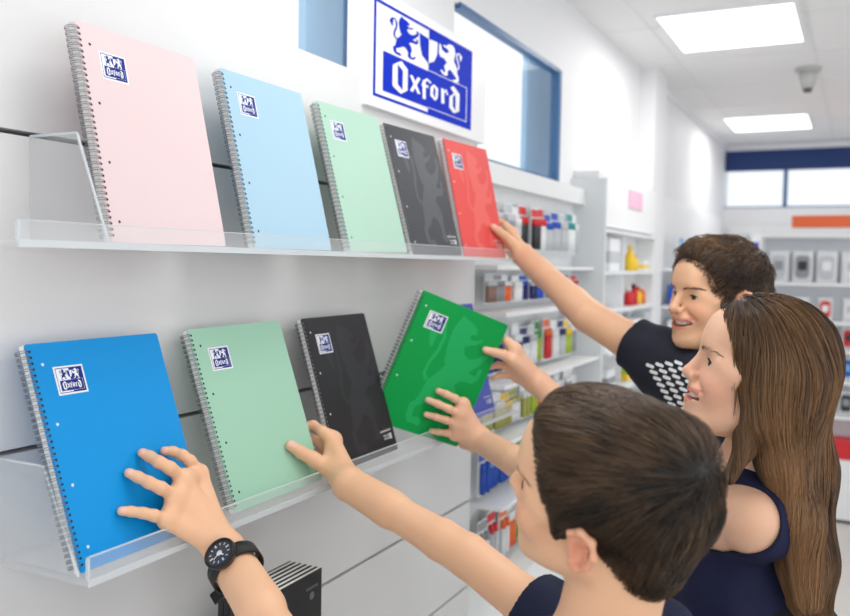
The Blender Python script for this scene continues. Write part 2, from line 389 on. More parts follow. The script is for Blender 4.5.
# ------------------------------------------------------------------ acrylic shelves
M_ACR = mat('clear_acrylic', rgb(236, 240, 243), 0.08, alpha=0.14, coat=0.3)
M_ACE = mat('acrylic_edge', rgb(225, 232, 236), 0.15, alpha=0.7)
def shelf(name, label, y0, y1, z, lip, tip, depth_front, platez):
    root = thing(name, label, 'shelf', (W, y0, z))
    L = y1-y0; D = depth_front-W
    f = MB(); f.box(0.001, D, 0, L, -0.008, 0.0, 0); f.box(D, D+0.0025, 0, L, -0.0085, 0.0, 1); f.build('shelf_plate', [M_ACR, M_ACE], root)
    f = MB(); f.box(D-0.004, D, 0, L, 0.0, lip-0.001, 0); f.box(D-0.004, D, 0, L, lip-0.001, lip, 1); f.box(D-0.004, D+0.0005, 0, 0.003, 0.0, lip, 1); f.build('front_lip', [M_ACR, M_ACE], root)
    for yy in (tip,):
        f = MB()
        lp = [(0.001, yy, 0), (0.001, yy, platez), (tip*0+0.085*(platez/0.135), yy, platez), (D-0.02, yy, 0)]
        f.prism(lp, (0, 0.003, 0), 0)
        a = lp
        for p, q in ((a[1], a[2]), (a[2], a[3])): f.tube([(p[0], yy+0.0015, p[2]), (q[0], yy+0.0015, q[2])], 0.0019, 6, 1)
        f.build('end_plate', [M_ACR, M_ACE], root)
    for yy in [0.3+0.45*i for i in range(int(L/0.45))]:
        f = MB(); f.tube([(0, yy, 0.012), (0.006, yy, 0.012)], 0.006, 10)
        f.build('wall_fixing', M_METAL, root, True)
    return root
shelf('acrylic_shelf', 'upper clear acrylic wall shelf carrying the five notebooks', 0.64, 2.262, 1.5195, 0.022, 0.145, -0.826, 0.14)
shelf('acrylic_shelf', 'lower clear acrylic wall shelf under the blue, mint and black notebooks', 0.735, 2.20, 1.1075, 0.028, 0.002, -0.826, 0.13)
shelf('acrylic_shelf', 'lowest clear acrylic shelf under the stack of black books', 0.9, 1.36, 0.674, 0.02, 0.002, -0.80, 0.10)
# black exercise books standing on the lowest shelf
M_BBK = mat('black_book_cover', rgb(30, 30, 33), 0.4)
BBT = [f'black paperback book {w} of the row under the watch arm' for w in ('with the pale band, front', 'second from the front', 'third from the front', 'third from the wall', 'second from the wall', 'nearest the wall,')]
for i in range(6):
    x = -0.826-0.0115*i
    o = thing('paperback_book', BBT[i], 'book', (x, 1.055, 0.6745), group='black books on the lowest shelf')
    f = MB(); f.box(-0.001, 0, 0, 0.192, 0, 0.290); f.box(-0.0105, -0.0095, 0, 0.192, 0, 0.290); f.box(-0.0105, 0, -0.0012, 0, 0, 0.290)
    f.build('cover', M_BBK, o)
    f = MB(); f.box(-0.0093, -0.0012, 0.0005, 0.190, 0.001, 0.2885); f.build('pages', M_PAGES, o)
    if i == 0:
        f = MB(); f.box(0, 0.0004, 0.0, 0.192, 0.05, 0.155); f.build('cover_band', mat('pale_band', rgb(196, 198, 200), 0.5), o)
        f = MB()
        for k in range(5): f.box(0.0004, 0.0008, 0.11+0.012*k, 0.118+0.012*k, 0.115, 0.138)
        f.build('band_lettering', mat('dark_lettering', rgb(110, 110, 116), 0.5), o)
        f = MB()
        for k in range(6): f.box(0.0, 0.0004, 0.146+0.006*k, 0.1495+0.006*k, 0.262, 0.267)
        f.build('cover_caption', mat('dark_lettering', rgb(110, 110, 116), 0.5), o)
        f = MB(); f.tube([(0.0, 0.162, 0.250), (0.0004, 0.162, 0.250)], 0.007, 12)
        f.build('cover_crest', mat('dark_lettering', rgb(110, 110, 116), 0.5), o)

# ------------------------------------------------------------------ smooth solid modelling (signed distance fields to mesh)
def cap(a, b, ra, rb=None, k=0.01, op='+'):
    return ('cap', np.array(a, float), np.array(b, float), ra, ra if rb is None else rb, k, op)
def ell(c, r, R=None, k=0.01, op='+'):
    return ('ell', np.array(c, float), np.array(r, float), np.eye(3) if R is None else np.array(R, float), None, k, op)
def chain(pts, rad, k=0.004):
    return [cap(pts[i], pts[i+1], rad[i], rad[i+1], k) for i in range(len(pts)-1)]
def pbound(p):
    if p[0] == 'cap':
        r = max(p[3], p[4]); return np.minimum(p[1], p[2])-r, np.maximum(p[1], p[2])+r
    r = np.abs(p[3]).T @ p[2] if True else p[2]
    return p[1]-r, p[1]+r
def pdist(p, P):
    if p[0] == 'cap':
        a, b, ra, rb = p[1:5]; ab = b-a; q = P-a
        t = np.clip((q@ab)/max(ab@ab, 1e-12), 0, 1)
        e = q-t[:, None]*ab
        return np.sqrt((e*e).sum(1))-(ra+(rb-ra)*t)
    q = (P-p[1])@p[3].T; r = p[2]
    k0 = np.sqrt(((q/r)**2).sum(1)); k1 = np.sqrt(((q/(r*r))**2).sum(1))+1e-9
    return k0*(k0-1)/k1
def fold(prims, P):
    d = np.full(len(P), 1.0)
    for p in prims:
        di = pdist(p, P); k = p[5]
        if p[6] == '+':
            h = np.maximum(k-np.abs(d-di), 0)/k; d = np.minimum(d, di)-h*h*k*0.25
        else:
            h = np.maximum(k-np.abs(d+di), 0)/k; d = np.maximum(d, -di)+h*h*k*0.25
    return d
def xform(prims, c, R, s=1.0):
    """local head frame (x left, y forward, z up) to world; R columns are the axes"""
    out = []
    for p in prims:
        if p[0] == 'cap': out.append(('cap', c+R@(p[1]*s), c+R@(p[2]*s), p[3]*s, p[4]*s, p[5]*s, p[6]))
        else: out.append(('ell', c+R@(p[1]*s), p[2]*s, p[3]@R.T, None, p[5]*s, p[6]))
    return out
def near(prims, lo, hi, m):
    out = []
    for p in prims:
        a, b = pbound(p)
        if (a-m-p[5] <= hi).all() and (b+m+p[5] >= lo).all(): out.append(p)
    return out
def polygonise(field, boxes, h, B=20):
    """surface nets over sparse blocks; field(lo, hi) -> function of points or None"""
    S = B*h; act = set()
    for lo, hi in boxes:
        i0 = np.floor((lo-2*h)/S).astype(int); i1 = np.floor((hi+2*h)/S).astype(int)
        for i in range(i0[0], i1[0]+1):
            for j in range(i0[1], i1[1]+1):
                for k in range(i0[2], i1[2]+1): act.add((i, j, k))
    n = B+2; g = np.arange(-1, B+1)
    base = np.stack(np.meshgrid(g, g, g, indexing='ij'), -1).reshape(-1, 3)
    corner = np.array([(a, b, c) for a in (0, 1) for b in (0, 1) for c in (0, 1)])
    edges = [(a, b) for a in range(8) for b in range(a+1, 8) if np.abs(corner[a]-corner[b]).sum() == 1]
    VK, VP, QF = [], [], []
    OFF = 1 << 20
    key = lambda I: ((I[..., 0].astype(np.int64)+50000)*100000+(I[..., 1]+50000))*100000+(I[..., 2]+50000)
    for blk in act:
        o = np.array(blk)*B; lo = (o-1)*h; hi = (o+B)*h
        f = field(lo, hi)
        if f is None: continue
        c = (lo+hi)/2
        dc = f(c[None])[0]
        if abs(dc) > S*1.1+0.02 and dc > 0: continue
        P = (base+o)*h
        D = f(P).reshape(n, n, n)
        if D.min() > 0 or D.max() < 0: continue
        ins = D < 0
        m = n-1
        cnt = sum(ins[a:a+m, b:b+m, c_:c_+m].astype(np.int8) for a, b, c_ in corner)
        cells = np.argwhere((cnt > 0) & (cnt < 8))
        if not len(cells): continue
        dv = np.stack([D[cells[:, 0]+a, cells[:, 1]+b, cells[:, 2]+c_] for a, b, c_ in corner], 1)
        acc = np.zeros((len(cells), 3)); w = np.zeros(len(cells))
        for a, b in edges:
            x, y = dv[:, a], dv[:, b]; cr = (x < 0) != (y < 0)
            t = np.where(cr, x/np.where(cr, x-y, 1), 0)
            acc += (corner[a]+(corner[b]-corner[a])*t[:, None])*cr[:, None]; w += cr
        pos = (cells+acc/w[:, None]+o-1)*h
        VK.append(key(cells+o-1)); VP.append(pos)
        for ax in range(3):
            e = np.zeros(3, int); e[ax] = 1; u = np.roll(e, 1); v = np.roll(e, 2)
            s0 = ins[1:n-1, 1:n-1, 1:n-1]
            s1 = ins[1+e[0]:n-1+e[0], 1+e[1]:n-1+e[1], 1+e[2]:n-1+e[2]]
            q = np.argwhere(s0 != s1)
            if not len(q): continue
            st = s0[q[:, 0], q[:, 1], q[:, 2]]
            G = q+o        # sample index in global grid (base starts at -1, q offset 1 -> +0)
            a_, b_, c_, d_ = key(G), key(G-u), key(G-u-v), key(G-v)
            quad = np.stack([a_, b_, c_, d_], 1)
            quad[~st] = quad[~st][:, ::-1]
            QF.append(quad)
    K = np.concatenate(VK); Pv = np.concatenate(VP); Q = np.concatenate(QF)
    uk, idx = np.unique(K, return_index=True); V = Pv[idx]
    F = np.searchsorted(uk, Q); F = np.minimum(F, len(uk)-1)
    ok = (uk[F] == Q).all(1)
    return V, F[ok]
def np_mesh(name, V, F, mats, parent=None, smooth=True, col=None, mi=None):
    me = bpy.data.meshes.new(name); nf, k = F.shape
    me.vertices.add(len(V)); me.vertices.foreach_set('co', np.asarray(V, np.float32).ravel())
    me.loops.add(nf*k); me.loops.foreach_set('vertex_index', np.asarray(F, np.int32).ravel())
    me.polygons.add(nf); me.polygons.foreach_set('loop_start', np.arange(nf, dtype=np.int32)*k)
    me.polygons.foreach_set('loop_total', np.full(nf, k, np.int32))
    for m in (mats if isinstance(mats, (list, tuple)) else [mats]): me.materials.append(m)
    if mi is not None: me.polygons.foreach_set('material_index', np.asarray(mi, np.int32))
    me.update(calc_edges=True); me.validate()
    if smooth: me.shade_smooth()
    if col is not None:
        a = me.attributes.new('tint', 'FLOAT_COLOR', 'POINT')
        a.data.foreach_set('color', np.concatenate([col, np.ones((len(V), 1))], 1).astype(np.float32).ravel())
    o = bpy.data.objects.new(name, me); COL.objects.link(o)
    if parent is not None: o.parent = parent
    return o
def solid(prims, h):
    def field(lo, hi):
        s = near(prims, lo, hi, 0.02)
        if not any(p[6] == '+' for p in s): return None
        return lambda P: fold(s, P)
    return polygonise(field, [pbound(p) for p in prims if p[6] == '+'], h)
def shell(outer, inner, t, gap, clips, h, holes=(), wob=None):
    """cloth: outer body inflated by t, hollow inside, cut at the clip planes"""
    def field(lo, hi):
        a = near(outer, lo, hi, 0.03)
        if not a: return None
        b = near(inner, lo, hi, 0.03); c = near(list(holes), lo, hi, 0.02)
        def f(P):
            d = fold(a, P)-t
            if wob is not None: d = d+wob(P)
            if b: d = np.maximum(d, -(fold(b, P)-gap))
            if c: d = np.maximum(d, -fold(c, P))
            for q, nn, R in clips:
                e = P-q; z = (e*e).sum(1) < R*R
                d = np.where(z, np.maximum(d, e@nn), d)
            return d
        return f
    return polygonise(field, [(pbound(p)[0]-t, pbound(p)[1]+t) for p in outer if p[6] == '+'], h)

# ------------------------------------------------------------------ hair strands
rng = np.random.default_rng(5)
def sdf_grad(prims, P, e=0.001):
    d = fold(prims, P); g = np.stack([fold(prims, P+np.eye(3)[i]*e)-d for i in range(3)], 1)
    return d, g/(np.linalg.norm(g, axis=1, keepdims=True)+1e-12)
def noise3(P, f, seed=0):
    r = np.random.default_rng(seed); out = np.zeros_like(P)
    for _ in range(5):
        k = r.normal(size=3)*f; ph = r.uniform(0, 6.28, 3); A = r.normal(size=3)
        out += np.sin(P@k+ph[0])[:, None]*A
    return out/2.2
def strands(prims, roots, flow, steps, step, target, r0, wob=0.0, keep=None):
    """march strands over the surface of the hair volume; returns list of point arrays (N, steps, 3)"""
    P = roots.copy(); pts = []
    d, n = sdf_grad(prims, P); P = P-n*(d-target[0])[:, None]; pts.append(P.copy())
    N = len(P); jit = rng.normal(size=(N, 3))*wob
    ln = step*(rng.uniform(0.75, 1.15, N))
    for i in range(1, steps):
        d, n = sdf_grad(prims, P); f = flow(P, i)+jit
        f = f-n*(f*n).sum(1)[:, None]; f /= np.linalg.norm(f, axis=1, keepdims=True)+1e-9
        P = P+f*ln[:, None]
        d, n = sdf_grad(prims, P); P = P-n*(d-target[min(i, len(target)-1)])[:, None]
        pts.append(P.copy())
    return np.stack(pts, 1)
def strand_mesh(name, S, r, mats, parent, shade):
    """S (N, m, 3) as thin three-sided tapering tubes; shade (N,) 0..1 strand colour"""
    N, m, _ = S.shape
    T = np.gradient(S, axis=1); T /= np.linalg.norm(T, axis=2, keepdims=True)+1e-9
    A = np.cross(T, np.array([0.31, 0.52, 0.79])); A /= np.linalg.norm(A, axis=2, keepdims=True)+1e-9
    Bv = np.cross(T, A); tap = np.concatenate([np.linspace(0.8, 1, m//3), np.linspace(1, 0.25, m-m//3)])[None, :, None]*r
    V = np.stack([S+tap*(math.cos(a)*A+math.sin(a)*Bv) for a in (0, 2.094, 4.189)], 2)   # N,m,3,3
    V = V.reshape(-1, 3)
    i = np.arange(N)[:, None, None]*m*3; j = np.arange(m-1)[None, :, None]*3; k = np.arange(3)[None, None, :]
    a = i+j+k; b = i+j+(k+1) % 3
    F = np.stack([a, b, b+3, a+3], -1).reshape(-1, 4)
    col = np.repeat(np.stack([shade, rng.uniform(0, 1, N), np.zeros(N)], 1), m*3, 0)
    col[:, 2] = np.tile(np.repeat(np.linspace(0, 1, m), 3), N)
    return V, F, col
def hair_mat(name, dark, light, tipmix=0.25, rough=0.42):
    m = bpy.data.materials.new(name); m.use_nodes = True; nt = m.node_tree; b = nt.nodes['Principled BSDF']
    at_ = nt.nodes.new('ShaderNodeAttribute'); at_.attribute_name = 'tint'
    sp = nt.nodes.new('ShaderNodeSeparateColor'); nt.links.new(at_.outputs['Color'], sp.inputs[0])
    ma = nt.nodes.new('ShaderNodeMath'); ma.operation = 'MULTIPLY_ADD'; ma.inputs[1].default_value = tipmix
    nt.links.new(sp.outputs[2], ma.inputs[0]); nt.links.new(sp.outputs[0], ma.inputs[2])
    mx = nt.nodes.new('ShaderNodeMix'); mx.data_type = 'RGBA'; mx.inputs[6].default_value = dark; mx.inputs[7].default_value = light
    nt.links.new(ma.outputs[0], mx.inputs[0]); nt.links.new(mx.outputs[2], b.inputs['Base Color'])
    b.inputs['Roughness'].default_value = rough; b.inputs['Specular IOR Level'].default_value = 0.5
    return m
def skin_mat(name, base, lip, blush):
    m = bpy.data.materials.new(name); m.use_nodes = True; nt = m.node_tree; b = nt.nodes['Principled BSDF']
    at_ = nt.nodes.new('ShaderNodeAttribute'); at_.attribute_name = 'tint'
    sp = nt.nodes.new('ShaderNodeSeparateColor'); nt.links.new(at_.outputs['Color'], sp.inputs[0])
    t = nt.nodes.new('ShaderNodeTexCoord'); n = nt.nodes.new('ShaderNodeTexNoise'); n.inputs['Scale'].default_value = 14; n.inputs['Detail'].default_value = 3
    nt.links.new(t.outputs['Object'], n.inputs['Vector'])
    m0 = nt.nodes.new('ShaderNodeMix'); m0.data_type = 'RGBA'; m0.inputs[6].default_value = base
    m0.inputs[7].default_value = (base[0]*0.98, base[1]*0.90, base[2]*0.88, 1); nt.links.new(n.outputs[0], m0.inputs[0])
    src = m0.outputs[2]
    for ch, c in ((1, blush), (0, lip), (2, rgb(238, 190, 178))):
        mx = nt.nodes.new('ShaderNodeMix'); mx.data_type = 'RGBA'; mx.inputs[7].default_value = c
        nt.links.new(sp.outputs[ch], mx.inputs[0]); nt.links.new(src, mx.inputs[6]); src = mx.outputs[2]
    nt.links.new(src, b.inputs['Base Color'])
    b.inputs['Roughness'].default_value = 0.48; b.inputs['Specular IOR Level'].default_value = 0.4
    b.inputs['Subsurface Weight'].default_value = 0.2; b.inputs['Subsurface Radius'].default_value = (1, 0.35, 0.2); b.inputs['Subsurface Scale'].default_value = 0.006
    n2 = nt.nodes.new('ShaderNodeTexNoise'); n2.inputs['Scale'].default_value = 350; nt.links.new(t.outputs['Object'], n2.inputs['Vector'])
    bp = nt.nodes.new('ShaderNodeBump'); bp.inputs['Strength'].default_value = 0.08; bp.inputs['Distance'].default_value = 0.002
    nt.links.new(n2.outputs[0], bp.inputs['Height']); nt.links.new(bp.outputs[0], b.inputs['Normal'])
    return m

# ------------------------------------------------------------------ head
def head_prims(smile=1.0, earz=-0.005, slim=1.0, earfwd=0.0, nose=1.0, skull=.092):
    """local metres: x left, y forward, z up; origin between the ears at eye height"""
    p = [ell((0, .076-skull, .034), (.073, skull, .084)), ell((0, .045, .048), (.059, .046, .052), k=.03),
         ell((0, .034, -.022), (.060*slim, .056, .078), k=.02), ell((0, .036, -.072), (.043*slim, .046, .033), k=.025)]
    for s in (1, -1):
        p += [cap((s*.056*slim, -.006, -.052), (s*.022, .066, -.096), .016, .015, .028),
              ell((s*.036, .066, -.030), (.024, .022, .026), k=.026),
              cap((s*.045, .068, .006), (s*.056, .045, -.004), .010, .010, .02)]
    p += [ell((0, .078, -.099), (.018, .014, .014), k=.02),
          cap((-.026, .084, .020), (.026, .084, .020), .010, .010, .018),
          ell((0, .085, .045), (.035, .018, .030), k=.03)]
    for s in (1, -1): p.append(ell((s*.032, .099, .001), (.0155, .012, .011), k=.014, op='-'))
    p += [cap((0, .092, .010), (0, .106*nose, -.026), .0068, .0092, .012), ell((0, .1075*nose, -.031), (.0098, .0095, .0085), k=.007)]
    for s in (1, -1): p += [ell((s*.0115, .0965, -.033), (.0072, .0085, .0068), k=.006)]
    for s in (1, -1): p += [ell((s*.0062, .1045, -.0405), (.0030, .0045, .0030), k=.002, op='-')]
    # eyelids around the eyeball
    for s in (1, -1):
        p += [ell((s*.031, .0745, .001), (.0148, .0140, .0138), k=.006),
              ell((s*.0315, .0895, -.0012), (.0130, .0110, .0043), k=.0025, op='-')]
    # mouth
    w = .025+.0085*smile
    zc = -.058
    cz = zc+.010*smile
    p += [ell((0, .083, zc-.002), (.027, .0165, .022), k=.02)]
    yc = .078-.005*smile
    up_ = [(-w, yc, cz), (-w*.5, .0940-.001*smile, zc+.004), (0, .0985-.003*smile, zc+.0030), (w*.5, .0940-.001*smile, zc+.004), (w, yc, cz)]
    lo_ = [(-w, yc, cz-.001), (-w*.5, .0915-.001*smile, zc-.008-.0042*smile), (0, .0965-.0035*smile, zc-.0105-.0062*smile), (w*.5, .0915-.001*smile, zc-.008-.0042*smile), (w, yc, cz-.001)]
    p += chain(up_, [q*(1-.25*smile) for q in (.0028, .0042, .0040, .0042, .0028)], .004)+chain(lo_, [q*(1-.28*smile) for q in (.0026, .0048, .0054, .0048, .0026)], .004)
    if smile:
        for sx in (-.72, -.4, 0, .4, .72): p += [ell((sx*w, .094-.016*abs(sx)**1.6, zc-.0058+.0098*abs(sx)**2), (w*.36, .014, .0080-.0042*abs(sx)), k=.0015, op='-')]
        for s in (1, -1): p.append(cap((s*.018, .093, -.034), (s*(w+.006), .080, cz+.002), .0028, .003, k=.012, op='-'))
    # ears
    for s in (1, -1):
        X = .076
        e = [ell((s*X, -.004+earfwd, earz), (.0065, .0165, .027), k=.006)]
        rim = [(.0745, .010, .004), (.081, .010, .021), (.0855, -.002, .031), (.0885, -.017, .026), (.0895, -.0225, .008), (.087, -.017, -.012), (.082, -.005, -.024), (.077, .004, -.024)]
        rim = [(s*a, b+earfwd, c+earz) for a, b, c in rim]
        e += chain(rim, [.0035, .0038, .0040, .0042, .0042, .0042, .0055, .0048], .005)
        e += [ell((s*.085, -.004+earfwd, earz-.001), (.008, .0085, .014), k=.004, op='-'),
              ell((s*.087, -.012+earfwd, earz+.012), (.004, .006, .010), k=.003, op='-'),
              cap((s*.0835, -.0125+earfwd, earz-.010), (s*.084, -.013+earfwd, earz+.010), .0028, .0026, .003)]
        p += e
    return p
def head_tint(V, c, R, s, smile, earz, earfwd=0.0):
    L = ((V-c)@R)/s; x, y, z = L[:, 0], L[:, 1], L[:, 2]
    col = np.zeros((len(V), 3))
    zc = -.058; w = .025+.0085*smile
    cz = zc+.010*smile
    arc = (np.abs(x)/w)**2*(cz-zc)
    zz = z-arc*0.8
    top, bot = zc+.0085-.0035*(np.abs(x)/w)**1.5, (zc-.0208 if smile else zc-.0155)+.009*(np.abs(x)/w)**2
    lip = (y > .064) & (np.abs(x) < w+.002) & (zz < top) & (zz > bot)
    e = np.minimum(np.minimum(top-zz, zz-bot), .002)/.002
    col[:, 0] = np.where(lip, np.clip(e, 0, 1)*0.65, 0)
    bl = np.exp(-(((np.abs(x)-.040)/.022)**2+((y-.07)/.03)**2+((z+.032)/.022)**2))*0.55
    no = np.exp(-((x/.014)**2+((y-.108)/.014)**2+((z+.030)/.012)**2))*0.22
    ear = np.exp(-(((np.abs(x)-.085)/.014)**2+((y+.006-earfwd)/.026)**2+((z-earz)/.034)**2))*0.75
    ear = np.where(np.abs(x) > .072, ear, ear*0.2)
    col[:, 1] = np.clip(bl+no+ear, 0, 0.8)
    return col
M_EYEW = mat('eye_white', rgb(236, 232, 228), 0.15, coat=0.6)
M_IRIS = mat('brown_iris', rgb(70, 48, 32), 0.15, coat=0.8)
M_PUPIL = mat('pupil', rgb(12, 10, 10), 0.1, coat=0.8)
M_TEETH = mat('teeth', rgb(246, 240, 228), 0.25, coat=0.4)
M_MOUTH = mat('mouth_inside', rgb(110, 40, 40), 0.5)
M_LASH = mat('dark_lash', rgb(38, 28, 24), 0.6)
def snap(hp, P, off=0.0):
    P = np.array(P, float)[None]
    for _ in range(6):
        d, n = sdf_grad(hp, P); P = P-n*(d-off)[:, None]*.9
    return P[0]
def face_parts(root, c, R, s, smile, gaze, brow_mat, lash=1.0, brow=1.0):
    tw = lambda q: c+R@(np.array(q, float)*s)
    for sd in (1, -1):
        ec = np.array((sd*.031, .0745, .000))
        g = np.array(gaze, float); g /= np.linalg.norm(g)
        # eyeball: sphere with iris and pupil as material zones about the gaze direction
        a = np.cross(g, (0, 0, 1.0)); a /= np.linalg.norm(a); b_ = np.cross(a, g)
        vs, fs, mi = [], [], []
        N, Mr = 20, 16
        ang = [0, .16, .24, .40, .56, .60]+list(np.linspace(.7, math.pi, 9))
        for t in ang:
            for k in range(N):
                f = 2*math.pi*k/N
                d = g*math.cos(t)+(a*math.cos(f)+b_*math.sin(f))*math.sin(t)
                rr = .0125*(1.02 if t < .58 else 1.0)
                vs.append(tw(ec+d*rr))
        for i in range(len(ang)-1):
            for k in range(N):
                fs.append((i*N+k, i*N+(k+1) % N, (i+1)*N+(k+1) % N, (i+1)*N+k)); mi.append(2 if ang[i+1] < .25 else (1 if ang[i+1] < .57 else 0))
        np_mesh('eye', np.array(vs), np.array(fs), [M_EYEW, M_IRIS, M_PUPIL], root, True, None, mi)
        # lash line and eyebrow
        f = MB()
        up_ = [(sd*(.0315+dx), .0745+.0150*math.cos(dx/.0142*.95)-0.001, .0008+.0040*math.cos(dx/.0130*1.35)) for dx in np.linspace(-.0125, .0135, 9)]
        hp = head_prims_cache[id(root)]
        up_ = [snap(hp, tw(q), .0003) for q in up_]
        f.tube(up_, [s*q*lash for q in (.0005, .0008, .0011, .0013, .0014, .0014, .0013, .0011, .0006)], 6)
        f.build('eyelash', M_LASH, root, True)
        if brow:
            f = MB()
            bp = [(.013, .0975, .0165), (.022, .0965, .0205), (.032, .0910, .0225), (.041, .0810, .0205), (.048, .0700, .0155)]
            hp = head_prims_cache[id(root)] if id(root) in head_prims_cache else None
            for t in np.linspace(0, 1, 70):
                q = np.array([np.interp(t*4, range(5), [p[i] for p in bp]) for i in range(3)]); q[0] *= sd
                q[2] += rng.uniform(-.0022, .0022)*(1-0.5*t)
                q[1] += 0.0
                P0 = tw(q)
                P0 = snap(hp, P0, .0004); d, n = sdf_grad(hp, P0[None])
                dr = R@np.array((sd*.7, -.3*t-.1, .75-t*.9)); dr = dr-n[0]*(dr@n[0]); dr /= np.linalg.norm(dr)
                f.tube([P0, P0+dr*.0025*s+n[0]*.0006, P0+dr*.0048*s+n[0]*.0004], [.00042*s*brow, .00038*s*brow, .0001], 4)
            f.build('eyebrow', brow_mat, root, True)
    if smile:
        f = MB()
        w = .0300
        for k in range(-5, 6):      # upper teeth along the dental arch
            x0 = k*.0056; xx = x0; yy = .0905-.0150*(abs(x0)/w)**2
            hgt = .0085 if abs(k) < 3 else .0072
            a = math.atan2(-2*.0150*x0/w**2, 1)
            ca, sa = math.cos(a), math.sin(a)
            lp = [(-.0026, 0), (.0026, 0), (.0026, .002), (0, .003), (-.0026, .002)]
            lp = [(xx+ca*u-sa*v, yy+sa*u+ca*v-.001) for u, v in lp]
            bot, topz = [tw((x, y, -.0645+.0085*(abs(x0)/w)**2)) for x, y in lp], [tw((x, y, -.0645+hgt+.0085*(abs(x0)/w)**2)) for x, y in lp]
            n_ = len(lp); f.add(bot+topz, [tuple(range(n_))[::-1], tuple(range(n_, 2*n_))]+[(i, (i+1) % n_, (i+1) % n_+n_, i+n_) for i in range(n_)])
        f.build('teeth', M_TEETH, root)
head_prims_cache = {}

def view_frame(px, py):
    v = ray(px, py); v = v/np.linalg.norm(v)
    r = np.cross(v, UP); r /= np.linalg.norm(r); u = np.cross(r, v)
    return r, u, -v
def head_frame(px, py, turn, tilt, pitch, lean):
    """facing image-left; turn: away(+) / toward(-) the viewer, tilt: crown toward the viewer, pitch: chin up, lean: crown to image-right"""
    r, u, bk = view_frame(px, py)
    a, t, p, l = (math.radians(q) for q in (turn, tilt, pitch, lean))
    fw = -math.cos(a)*r-math.sin(a)*bk; lf = -math.sin(a)*r+math.cos(a)*bk; uu = u.copy()      # left = up x forward
    def rot(v, ax, an): return v*math.cos(an)+np.cross(ax, v)*math.sin(an)+ax*(ax@v)*(1-math.cos(an))
    for ax, an in ((lf, -p),):
        fw, uu = rot(fw, ax, an), rot(uu, ax, an)
    for ax, an in ((bk, -l), (r, t)):
        fw, uu, lf = rot(fw, ax, an), rot(uu, ax, an), rot(lf, ax, an)
    return np.array([lf, fw, uu]).T
def Q(book, px, py, h):
    """point h above a notebook's cover, in line with px, py"""
    _, p0, u, v, n = book
    d = ray(px, py); t = ((p0+n*h-EYE)@n)/(d@n)
    return EYE+d*t

# ------------------------------------------------------------------ hands
def finger(pts, r0=.0088, tip=.0066, k=.0035):
    n = len(pts); rad = [r0+(tip-r0)*(i/(n-1))**1.1 for i in range(n)]
    out = []
    for i in range(n-1):
        out.append(cap(pts[i], pts[i+1], rad[i], rad[i+1], k))
        if 0 < i: out.append(ell(pts[i], (rad[i]*1.0,)*3, k=k*.6))    # knuckle
    return out
NAILS = []
def nail(pts, nrm, w=.0048, l=.0052, k='x'):
    """fingernail patch: (centre, axis along finger, normal)"""
    a = np.array(pts[-1])-np.array(pts[-2]); a /= np.linalg.norm(a); n = nrm-a*(nrm@a); n /= np.linalg.norm(n)
    return (np.array(pts[-1])+n*.0055+a*.001, a, n, w, l)
def nail_tint(V, col, nails):
    for c, a, n, w, l in nails:
        e = V-c; s = np.cross(a, n); q = ((e@a)/l)**4+((e@s)/w)**4
        col[:, 2] = np.maximum(col[:, 2], np.where((q < 1) & (e@n > -.004) & (np.abs(e@n) < .006), 0.8, 0))
def palm(wrist, mcps, r=.0125, k=.016, wr=(.026, .019)):
    out = []
    for m in mcps: out.append(cap(wrist, m, r*1.15, r*0.86, k))
    for a, b in zip(mcps[:-1], mcps[1:]): out.append(cap(a, b, r*.84, r*.84, k*.7))
    c = sum(np.array(m) for m in mcps)/len(mcps)
    return out
def arm(pts, rad, k=.006):
    return [cap(pts[i], pts[i+1], rad[i], rad[i+1], k) for i in range(len(pts)-1)]
def flatwrist(a, b, side, w, t):
    """forearm near the wrist is wider than thick: two capsules side by side"""
    a, b, s = np.array(a), np.array(b), np.array(side)/np.linalg.norm(side)
    b = a+(b-a)*2.4
    return [cap(a+s*(w-t), b+s*(w-t)*.6, t, t*1.25, .012), cap(a-s*(w-t), b-s*(w-t)*.6, t, t*1.25, .012)]
def trousers(root, hips, feet, col, top):
    pr = []
    hips = np.array(hips)
    for s, ft in feet:
        hp = hips+np.array(s); ft = np.array(ft); kn = (hp+ft)/2+np.array([-.01, .03, 0.02])
        pr += [cap(hp, kn, .082, .06, .05), cap(kn, ft+np.array([0, 0, .09]), .058, .048, .04)]
    pr += [ell(hips+np.array([0, 0, .06]), (.125, .125, .12), k=.06)]
    V, F = solid(pr, .010)
    np_mesh('trousers', V, F, mat('dark_denim_%s' % col[0], rgb(*col[1]), 0.8, bump=(60, .2)), root)
    for s, ft in feet:
        ft = np.array(ft)
        V, F = solid([ell(ft+np.array([-.03, .03, .035]), (.045, .115, .038), R=np.array([[.8, .6, 0], [-.6, .8, 0], [0, 0, 1]]), k=.02), cap(ft+np.array([0, 0, .04]), ft+np.array([0, 0, .10]), .042, .04, .03)], .006)
        V[:, 2] = np.maximum(V[:, 2], 0.0)
        np_mesh('shoe', V, F, mat('white_trainer', rgb(225, 225, 225), 0.6), root)

SKIN_A = skin_mat('skin_warm', rgb(233, 188, 152), rgb(198, 104, 96), rgb(222, 130, 108))
SKIN_B = skin_mat('skin_light', rgb(234, 190, 160), rgb(200, 96, 92), rgb(224, 128, 110))

def mix(a, b, t): return a*(1-t)+b*t
